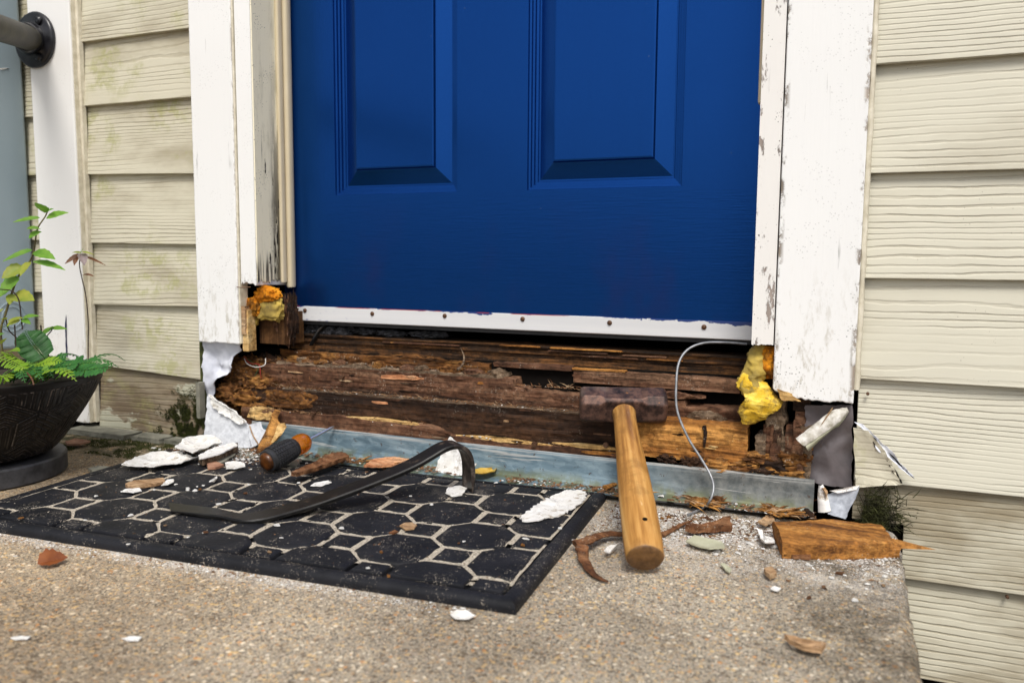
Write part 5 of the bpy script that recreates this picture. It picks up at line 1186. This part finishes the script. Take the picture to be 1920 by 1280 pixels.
piece('paint_flake', 'large cracked white paint flake on the right back of the mat', 'paint flake', ((974, 974), (1000, 952), (1040, 930), (1070, 920), (1098, 924), (1094, 940), (1072, 956), (1040, 970), (1010, 978), (986, 980)), M['flake'], ZM, .0016, .001, .0012, j=.0028)
piece('coin_chip', 'flat round tan chip on the middle of the mat', 'chip', ((749, 987), (758, 982), (772, 981), (782, 986), (776, 992), (760, 994)), M['tan'], ZM, .002, 0, .0002, j=.0003)
piece('wood_sliver', 'short brown sliver beside the round tan chip', 'wood', ((729, 1000), (740, 995), (747, 998), (738, 1001)), M['bark'], ZM, .002, 0)
piece('paint_flake', 'small bright white flake in front of the mat on the concrete', 'paint flake', ((844, 1157), (856, 1150), (876, 1151), (892, 1160), (874, 1166), (852, 1164)), M['flake'], .0008, .0010, .003)
piece('bark_strip', 'tan bark strip on the open concrete near the lower right', 'bark', ((1470, 1205), (1490, 1208), (1520, 1216), (1548, 1222), (1540, 1232), (1505, 1226), (1480, 1214)), M['tan'], .002, .005, .004)
piece('paint_flake', 'sage green paint flake on the concrete right of the hammer', 'paint flake', ((1286, 1022), (1302, 1010), (1330, 1018), (1354, 1022), (1358, 1034), (1330, 1036), (1308, 1030)), M['flake_sage'], .002, .002, .004)
piece('bark_strip', 'rough brown bark strip behind the sage paint flake', 'bark', ((1284, 1003), (1306, 996), (1340, 992), (1368, 983), (1372, 996), (1340, 1002), (1300, 1006)), M['bark'], .001, .009, .003, .003)
piece('paint_flake', 'white folded flake left of the lumber offcut', 'paint flake', ((1420, 1004), (1428, 1004), (1434, 1016), (1450, 1018), (1452, 1028), (1434, 1030), (1424, 1020)), M['flake'], .002, .001, .008, .003)
piece('paint_flake', 'white flake between hammer butt and curved splinter', 'paint flake', ((1132, 1042), (1144, 1032), (1162, 1028), (1152, 1036), (1144, 1046)), M['flake'], .002, .0015, .006)
piece('wood_sliver', 'thin brown stick in front of the lumber offcut', 'wood', ((1478, 1044), (1500, 1041), (1522, 1043), (1520, 1050), (1490, 1048)), M['bark'], .001, .005, 0)
piece('paint_flake', 'narrow pale green flake on the concrete below the sage flake', 'paint flake', ((1350, 1062), (1358, 1060), (1372, 1072), (1368, 1078), (1360, 1074)), M['flake_sage'], .001, .0015, .002)
piece('wood_chip', 'small brown chip pile on the concrete left of the lumber offcut', 'chip', ((1432, 1076), (1446, 1074), (1456, 1084), (1444, 1090), (1434, 1084)), M['tan'], .001, .005, .002, .002)
piece('paint_flake', 'white flake in front of the brown chip pile', 'paint flake', ((1444, 1108), (1452, 1103), (1464, 1106), (1458, 1112)), M['flake'], .0008, .0010, .002)
piece('paint_flake', 'blurred white flake at the lower left front', 'paint flake', ((228, 1199), (244, 1195), (266, 1196), (260, 1203), (240, 1203)), M['flake'], .0008, .0010, .001)
piece('paint_flake', 'faint white smear flake at the left front corner', 'paint flake', ((20, 1197), (40, 1194), (58, 1195), (52, 1200), (30, 1201)), M['flake'], .001, .001, .001)
piece('brick_chip', 'orange brown chips under the wall behind the planter', 'chip', ((122, 834), (140, 828), (170, 832), (150, 838), (128, 838)), M['brick'], .003, .004, .003)
piece('stone_shim', 'pale stone flake between planter and mat edge', 'stone', ((165, 882), (185, 878), (214, 880), (200, 888), (178, 890)), M['slate'], .002, .005, .0)
piece('tape_scrap', 'pale cardboard scrap left of the lumber offcut', 'cardboard', ((1420, 984), (1446, 966), (1452, 982), (1436, 990)), M['tan'], .004, .002, .003)
# dead leaf, cupped
dl = thing('dead_leaf', 'curled orange dead leaf on the concrete in front of the mat', 'leaf', G(97, 1052))
b_, t_ = G(70, 1058, .004), G(127, 1044, .006)
mk('blade', *leafmesh(b_+V((0, 0, .001)), t_, .024, V((.2, -.6, .7)), fold=.7, droop=.02, tooth=.10), M['leaf_orange'], dl, smooth=60)
# crossed curved splinters by the hammer butt
cs = thing('curved_splinter', 'dark curved splinter bending toward the viewer beside the hammer butt', 'wood', G(1095, 1040))
def sliver(pts, r0, r1, flat=.4, n=10, zoff=.0):
    pts = spline(pts, 6); lp_ = []
    for i, p in enumerate(pts):
        s = i/(len(pts)-1); t = (pts[min(i+1, len(pts)-1)]-pts[max(0, i-1)]).normalized(); a = t.cross(V((0, 0, 1))).normalized(); b = a.cross(t)
        r = r0+(r1-r0)*s; lp_.append([p+(a*math.cos(q)*r+b*math.sin(q)*r*flat)*(1+.35*N(i*.5, q*2)) for q in (2*math.pi*k/n for k in range(n))])
    return sweep(lp_)
mk('splinter', *sliver([G(1092, 1026, .014), G(1094, 1045, .008), G(1106, 1068, .005), G(1122, 1082, .004), G(1140, 1090, .003)], .0085, .0015, .6), M['bark'], cs, smooth=50)
mk('splinter', *sliver([G(1078, 1020, .012), G(1098, 1014, .014), G(1120, 1005, .012), G(1145, 1000, .010), G(1175, 1002, .006)], .0095, .006, .45), M['bark'], cs, smooth=50)
mk('twig', *sliver([G(1238, 1003, .004), G(1256, 995, .004), G(1276, 984, .005), G(1296, 976, .004)], .0045, .002, .8), M['bark'], smooth=50, label='thin brown twig right of the hammer handle', cat='twig')
mk('wood_sliver', *sliver([G(1134, 914, .016), G(1150, 908, .018), G(1168, 902, .022)], .006, .003, .6), M['w_chunk'], smooth=50, label='short wood sliver tucked behind the hammer handle', cat='wood')
mk('twig', *sliver([W(858, 693, 1.256), W(868, 682, 1.27), W(870, 668, 1.29), W(864, 652, 1.305)], .0030, .0006, .7), M['w_grey'], smooth=50, label='grey twig end sticking out over the middle sill board', cat='twig')
for i, (pxs, r0, mt_, lb) in enumerate(((((1228, 912), (1262, 905), (1300, 915), (1310, 922)), .010, 'w_pulp', 'rotten wood crumb lying on the flashing right of the hammer'), (((1340, 938), (1370, 928), (1400, 938)), .009, 'w_pulp', 'fibrous rotten wood crumb at the foot of the grey wire'), (((1400, 935), (1440, 948), (1476, 962)), .0055, 'w_grey', 'long grey splinter in the right flashing gutter'), (((1480, 950), (1508, 940), (1530, 936)), .005, 'bark', 'brown splinter lying beside the folded paper scrap'), (((1500, 940), (1512, 955), (1524, 968)), .006, 'w_dark', 'dark upright splinter before the paper scrap'), (((1446, 955), (1475, 956), (1500, 950)), .005, 'tan', 'pale splinter in the right flashing gutter'), (((1340, 905), (1352, 908), (1360, 912)), .008, 'w_pulp', 'round rotten crumb stuck on the right of the flashing'))):
    mk('wood_crumb', *sliver([G(a, b, .014) for a, b in pxs], r0, r0*.5, .6), M[mt_], smooth=50, label=lb, cat='wood')

# slabs of grey stone and moss under the left wall
shm = thing('stone_ledge', 'grey stone ledge pieces under the mossy left siding', 'stone', (-1.3, 1.2, 0))
for i, (xa, xb) in enumerate(((-1.48, -1.318), (-1.312, -1.235), (-1.232, -1.135))):
    mk('ledge_stone', *rough(xa, xb, 1.172+.012*i*.6, 1.24, .001, .0115-.001*i, 30, .0016, seed=140+i, endj=.006), M['slate'], shm)
def strands(n, fn, mat, name, label, cat, L=(.006, .016), r=.0006, seed=0, curl=.6):
    R_ = random.Random(seed); parts = []
    for i in range(n):
        p, nr = fn(R_); l = R_.uniform(*L); d = (nr+V((R_.uniform(-curl, curl), R_.uniform(-curl, curl), R_.uniform(-curl, curl)))).normalized(); g = V((R_.uniform(-.4, .4), R_.uniform(-.4, .4), R_.uniform(-.6, .3)))
        a = d.cross(V((.3, .1, 1))).normalized()*r; b = d.cross(a).normalized()*r
        q1 = p+d*l*.5; q2 = p+d*l+g*l*.4
        parts.append(([p+a, p-a*.5+b, p-a*.5-b, q1+a*.8, q1-a*.4+b*.8, q1-a*.4-b*.8, q2], [(0, 1, 4, 3), (1, 2, 5, 4), (2, 0, 3, 5), (3, 4, 6), (4, 5, 6), (5, 3, 6)]))
    return mk(name, *merge(parts), mat, label=label, cat=cat, kind='stuff')
def moss_left(R_):
    while 1:
        x = -1.156-abs(R_.gauss(0, .05)); z = .004+abs(R_.gauss(0, .038))
        if x > -1.29 and z < .125 and N(x*45, z*45, 2)+.6*N(x*140, z*140, 2) > -.12+.9*max(0, (-1.215-x)*8)+2.2*max(0, z-.075)*(4 if x < -1.19 else 2): return V((x, 1.2175+.059*(z-.003), z)), V((0, -.8, .35))
strands(7000, moss_left, M['moss'], 'moss', 'dark green moss growing on the lower right end of the left siding', 'moss', (.002, .007), .0006, 3)
def moss_ground(R_):
    while 1:
        x = R_.uniform(-1.40, -1.10); y = R_.uniform(1.07, 1.185)
        if N(x*26, y*26, 5) > -.05: return V((x, y, 0)), V((0, 0, 1))
strands(2600, moss_ground, M['moss'], 'moss', 'low moss carpet on the concrete between planter and white flakes', 'moss', (.002, .005), .0007, 4)
def moss_right(R_):
    a = R_.uniform(0, 1); x = .03+abs(R_.gauss(0, .022)); z = .002+abs(R_.gauss(0, .022))
    return V((min(x, .10), 1.2165-R_.uniform(0, .015), min(z, .056))), V((.45, -.3, .5))
strands(620, moss_right, M['moss_dark'], 'moss', 'dark twiggy moss tuft at the slab corner under the right siding', 'moss', (.008, .026), .0006, 6, 1.1)

# small chips one could count
def chipmesh(name, mat, seed, th=.22):
    R_ = random.Random(seed); n = 7; o_ = [V((math.cos(2*math.pi*i/n)*R_.uniform(.55, 1), math.sin(2*math.pi*i/n)*R_.uniform(.35, .75), R_.uniform(-.05, .1))) for i in range(n)]
    vs_ = o_+[p*.85+V((0, 0, th+R_.uniform(-.05, .08))) for p in o_]; fs_ = [tuple(range(n))[::-1], tuple(range(n, 2*n))]+[(i, (i+1) % n, n+(i+1) % n, n+i) for i in range(n)]
    me = bpy.data.meshes.new(name); me.from_pydata(vs_, [], fs_); me.update(); me.materials.append(mat); return me
WC = [chipmesh('paint_chip', M['flake'], i) for i in range(5)]; BC = [chipmesh('wood_chip', M[m_], 20+i, .3) for i, m_ in enumerate(('w_chunk', 'tan', 'bark', 'w_orange'))]
def chips(n, fn, meshes, name, label, cat, group, size, seed):
    R_ = random.Random(seed)
    for i in range(n):
        p = fn(R_, i)
        if p is None: continue
        share(name, R_.choice(meshes), p, (R_.uniform(-.15, .15), R_.uniform(-.15, .15), R_.uniform(0, 6.28)), R_.uniform(*size), label, cat, group)
onmat = [(285, 905), (330, 908), (352, 915), (370, 912), (366, 920), (352, 918), (381, 910), (466, 908), (245, 966), (160, 975), (352, 1007), (240, 1020), (527, 1008), (383, 998), (180, 930), (290, 918), (410, 945), (540, 950), (690, 1065), (520, 985), (560, 905), (700, 905), (930, 905), (985, 1010), (1075, 1012), (870, 1015), (810, 946), (1050, 990), (640, 990), (770, 930)]
chips(len(onmat), lambda R_, i: G(*onmat[i], ZM), WC, 'paint_chip', 'small white paint chip on the black doormat', 'paint chip', 'white paint chips on the doormat', (.0028, .0062), 1)
onm2 = [(38, 972), (385, 998), (715, 1035), (860, 1018), (728, 1080), (310, 985), (505, 1035), (980, 1022), (460, 925), (630, 935), (375, 918)]
chips(len(onm2), lambda R_, i: G(*onm2[i], ZM), BC, 'wood_chip', 'small tan wood chip on the black doormat', 'wood chip', 'wood chips on the doormat', (.003, .0055), 2)
def onslab(R_, i):
    for _ in range(50):
        x = R_.uniform(-.29, .07); y = 1.165-abs(R_.gauss(0, .11))
        if y > .80: return V((x, y, .0005))
chips(60, onslab, WC, 'paint_chip', 'small white paint chip on the concrete right of the mat', 'paint chip', 'white paint chips on the concrete', (.002, .006), 3)
chips(30, onslab, BC, 'wood_chip', 'small brown wood chip on the concrete right of the mat', 'wood chip', 'wood chips on the concrete', (.0025, .006), 4)
ledge = [(875, 757), (965, 765), (980, 764), (950, 775), (885, 818), (900, 819), (912, 821), (920, 823), (870, 816), (730, 792), (700, 790), (690, 745), (720, 748), (760, 750), (1000, 770), (645, 742), (608, 772), (735, 796)]
chips(len(ledge), lambda R_, i: W(*ledge[i], 1.24 if ledge[i][1] < 780 else 1.219), WC, 'paint_chip', 'small white paint chip on the rotted sill boards', 'paint chip', 'white paint chips on the sill', (.0022, .005), 5)
gut = [(1240, 930), (1300, 935), (1330, 940), (1380, 945), (1432, 940), (1440, 946), (1470, 965), (1500, 965), (1215, 922), (1100, 905), (660, 862), (690, 872), (640, 868), (625, 870), (600, 862), (720, 878), (1360, 935), (1480, 945)]
chips(len(gut), lambda R_, i: G(*gut[i], .0125), WC+BC, 'debris_chip', 'small chip of paint or wood in the flashing gutter', 'chip', 'chips in the flashing gutter', (.0035, .0085), 6)
edge = [(410, 872), (480, 862), (468, 868), (456, 862), (500, 850), (470, 880), (520, 852), (445, 862), (500, 872), (550, 885), (575, 868), (590, 872), (300, 842), (288, 840)]
chips(len(edge), lambda R_, i: G(*edge[i], .012), WC, 'paint_chip', 'small white paint chip in the heap at the left of the sill', 'paint chip', 'white paint chips by the heap', (.003, .0075), 7)

# crumbs nobody could count
def crumbs(n, fn, mat, name, label, size, seed):
    R_ = random.Random(seed); parts = []
    for i in range(n):
        p = fn(R_)
        if p is None: continue
        s = R_.uniform(*size)*(1 if R_.random() < .85 else 1.8); a = R_.uniform(0, 6.28); ca, sa = math.cos(a), math.sin(a); ex = R_.uniform(1, 2.2)
        o6 = []
        for d in ((1, 0, 0), (-1, 0, 0), (0, 1, 0), (0, -1, 0), (0, 0, 1), (0, 0, -.3)):
            x_, y_, z_ = [q*s*R_.uniform(.45, 1) + R_.uniform(-.35, .35)*s for q in d]; x_ *= ex
            o6.append(p+V((x_*ca-y_*sa, x_*sa+y_*ca, max(0, z_*.6))))
        parts.append((o6, [(0, 2, 4), (2, 1, 4), (1, 3, 4), (3, 0, 4), (2, 0, 5), (1, 2, 5), (3, 1, 5), (0, 3, 5)]))
    return mk(name, *merge(parts), mat, label=label, cat='debris', kind='stuff')
def cr_slab(R_):
    x = R_.uniform(-.31, .07); y = 1.17-abs(R_.gauss(0, .075)); return V((x, y, .0006)) if y > .8 else None
def cr_mat(R_):
    u, v = R_.uniform(.02, MW-.02), R_.uniform(.03, MD-.01)
    if R_.random() > .35+.65*(v/MD): return None
    return mp(u, v, .0124)
def cr_gut(R_):
    x = R_.uniform(-1.02, -.03)
    if N(x*14, 8)+.5*N(x*50, 2) < R_.uniform(-.4, .5): return None
    return V((x, R_.uniform(1.172, 1.206), .0125))
def cr_ledge(R_):
    x = R_.uniform(-1.0, -.31); k = R_.random()
    if k < .45: return V((x, R_.uniform(1.236, 1.258), .1212))
    if k < .8: return V((x, R_.uniform(1.270, 1.30), .1690)) if x < -.55 else V((x, 1.264, .1545))
    return V((x, R_.uniform(1.218, 1.231), .080 if x < -.66 else .067))
def cr_front(R_):
    u = R_.uniform(.05, MW); return mp(u, -abs(R_.gauss(0, .012))-.002, .0003)
def cr_left(R_):
    return V((R_.uniform(-1.15, -.93), 1.18-abs(R_.gauss(0, .05)), .0125))
crumbs(4200, cr_slab, M['crumb_white'], 'paint_dust', 'white paint dust and crumbs on the concrete near the sill', (.0004, .0016), 1)
crumbs(900, cr_slab, M['crumb_brown'], 'wood_crumbs', 'brown wood crumbs on the concrete near the sill', (.0006, .0020), 2)
crumbs(2600, cr_mat, M['sand'], 'paint_dust', 'pale dust specks over the black doormat', (.0003, .0008), 3)
crumbs(500, cr_mat, M['crumb_brown'], 'wood_crumbs', 'brown crumbs over the black doormat', (.0005, .0012), 4)
crumbs(3000, cr_gut, M['crumb_brown'], 'wood_crumbs', 'rotten wood crumbs in the flashing gutter', (.0008, .0032), 5)
crumbs(420, cr_gut, M['crumb_white'], 'paint_dust', 'white crumbs in the flashing gutter', (.0006, .0022), 6)
crumbs(1500, cr_ledge, M['crumb_brown'], 'wood_crumbs', 'brown crumbs on the sill ledges', (.0005, .0022), 7)
crumbs(180, cr_ledge, M['crumb_white'], 'paint_dust', 'white crumbs on the sill ledges', (.0004, .0014), 8)
crumbs(900, cr_front, M['crumb_white'], 'paint_dust', 'pale dust line along the front edge of the mat', (.0004, .0012), 9)
crumbs(260, cr_front, M['crumb_brown'], 'wood_crumbs', 'reddish crumbs along the front edge of the mat', (.0006, .0016), 10)
crumbs(450, cr_left, M['crumb_white'], 'paint_dust', 'white crumbs around the heap at the left', (.0006, .0022), 11)
crumbs(700, cr_left, M['crumb_brown'], 'wood_crumbs', 'brown crumbs around the heap at the left', (.0006, .0022), 12)

def straw(R_):
    x = R_.uniform(-1.03, -.32) if R_.random() < .6 else R_.uniform(-1.05, -.9); k = R_.random()
    if k < .4: return V((x, R_.uniform(1.262, 1.30), .168 if x < -.55 else .154)), V((R_.choice((-1, 1)), -.2, .25))
    if k < .75: return V((x, R_.uniform(1.236, 1.255), .1215)), V((R_.choice((-1, 1)), -.3, .2))
    return V((x, R_.uniform(1.217, 1.23), .081 if x < -.66 else .068)), V((R_.choice((-1, 1)), -.3, .15))
strands(170, straw, M['tan'], 'straw_fibres', 'thin tan straw and wood fibres on the sill ledges', 'debris', (.006, .022), .0005, 21, .5)
strands(260, straw, M['bark'], 'straw_fibres', 'thin brown wood fibres on the sill ledges', 'debris', (.004, .018), .0007, 22, .6)
def pocket(R_): return V((R_.uniform(-1.08, -.93), R_.uniform(1.235, 1.27), R_.choice((.118, .12, .135, .085)))), V((R_.uniform(-1, 1), -.5, .5))
strands(260, pocket, M['bark'], 'pocket_fibres', 'tangled brown fibres in the rotted left pocket', 'debris', (.006, .02), .0008, 23, .8)

def shreds(R_):
    for _ in range(40):
        x = R_.uniform(-.30, -.04) if R_.random() < .8 else R_.uniform(-.95, -.6)
        if N(x*19, 3) > .12: break
    return V((x, R_.uniform(1.168, 1.205), .013)), V((R_.choice((-1, 1)), R_.uniform(-.3, .3), .12))
strands(150, shreds, M['w_pulp'], 'wood_shreds', 'orange brown wood shreds heaped in the flashing gutter', 'debris', (.008, .028), .0016, 31, .35)
strands(60, shreds, M['tan'], 'wood_shreds', 'pale wood shreds heaped in the flashing gutter', 'debris', (.008, .026), .0012, 32, .35)
def hairs(R_):
    return V((R_.uniform(-.3, .06), 1.165-abs(R_.gauss(0, .05)), .001)), V((R_.uniform(-1, 1), R_.uniform(-1, 1), .05))
strands(120, hairs, M['bark'], 'wood_shreds', 'thin wood shreds on the concrete right of the hammer', 'debris', (.005, .016), .0008, 33, .3)
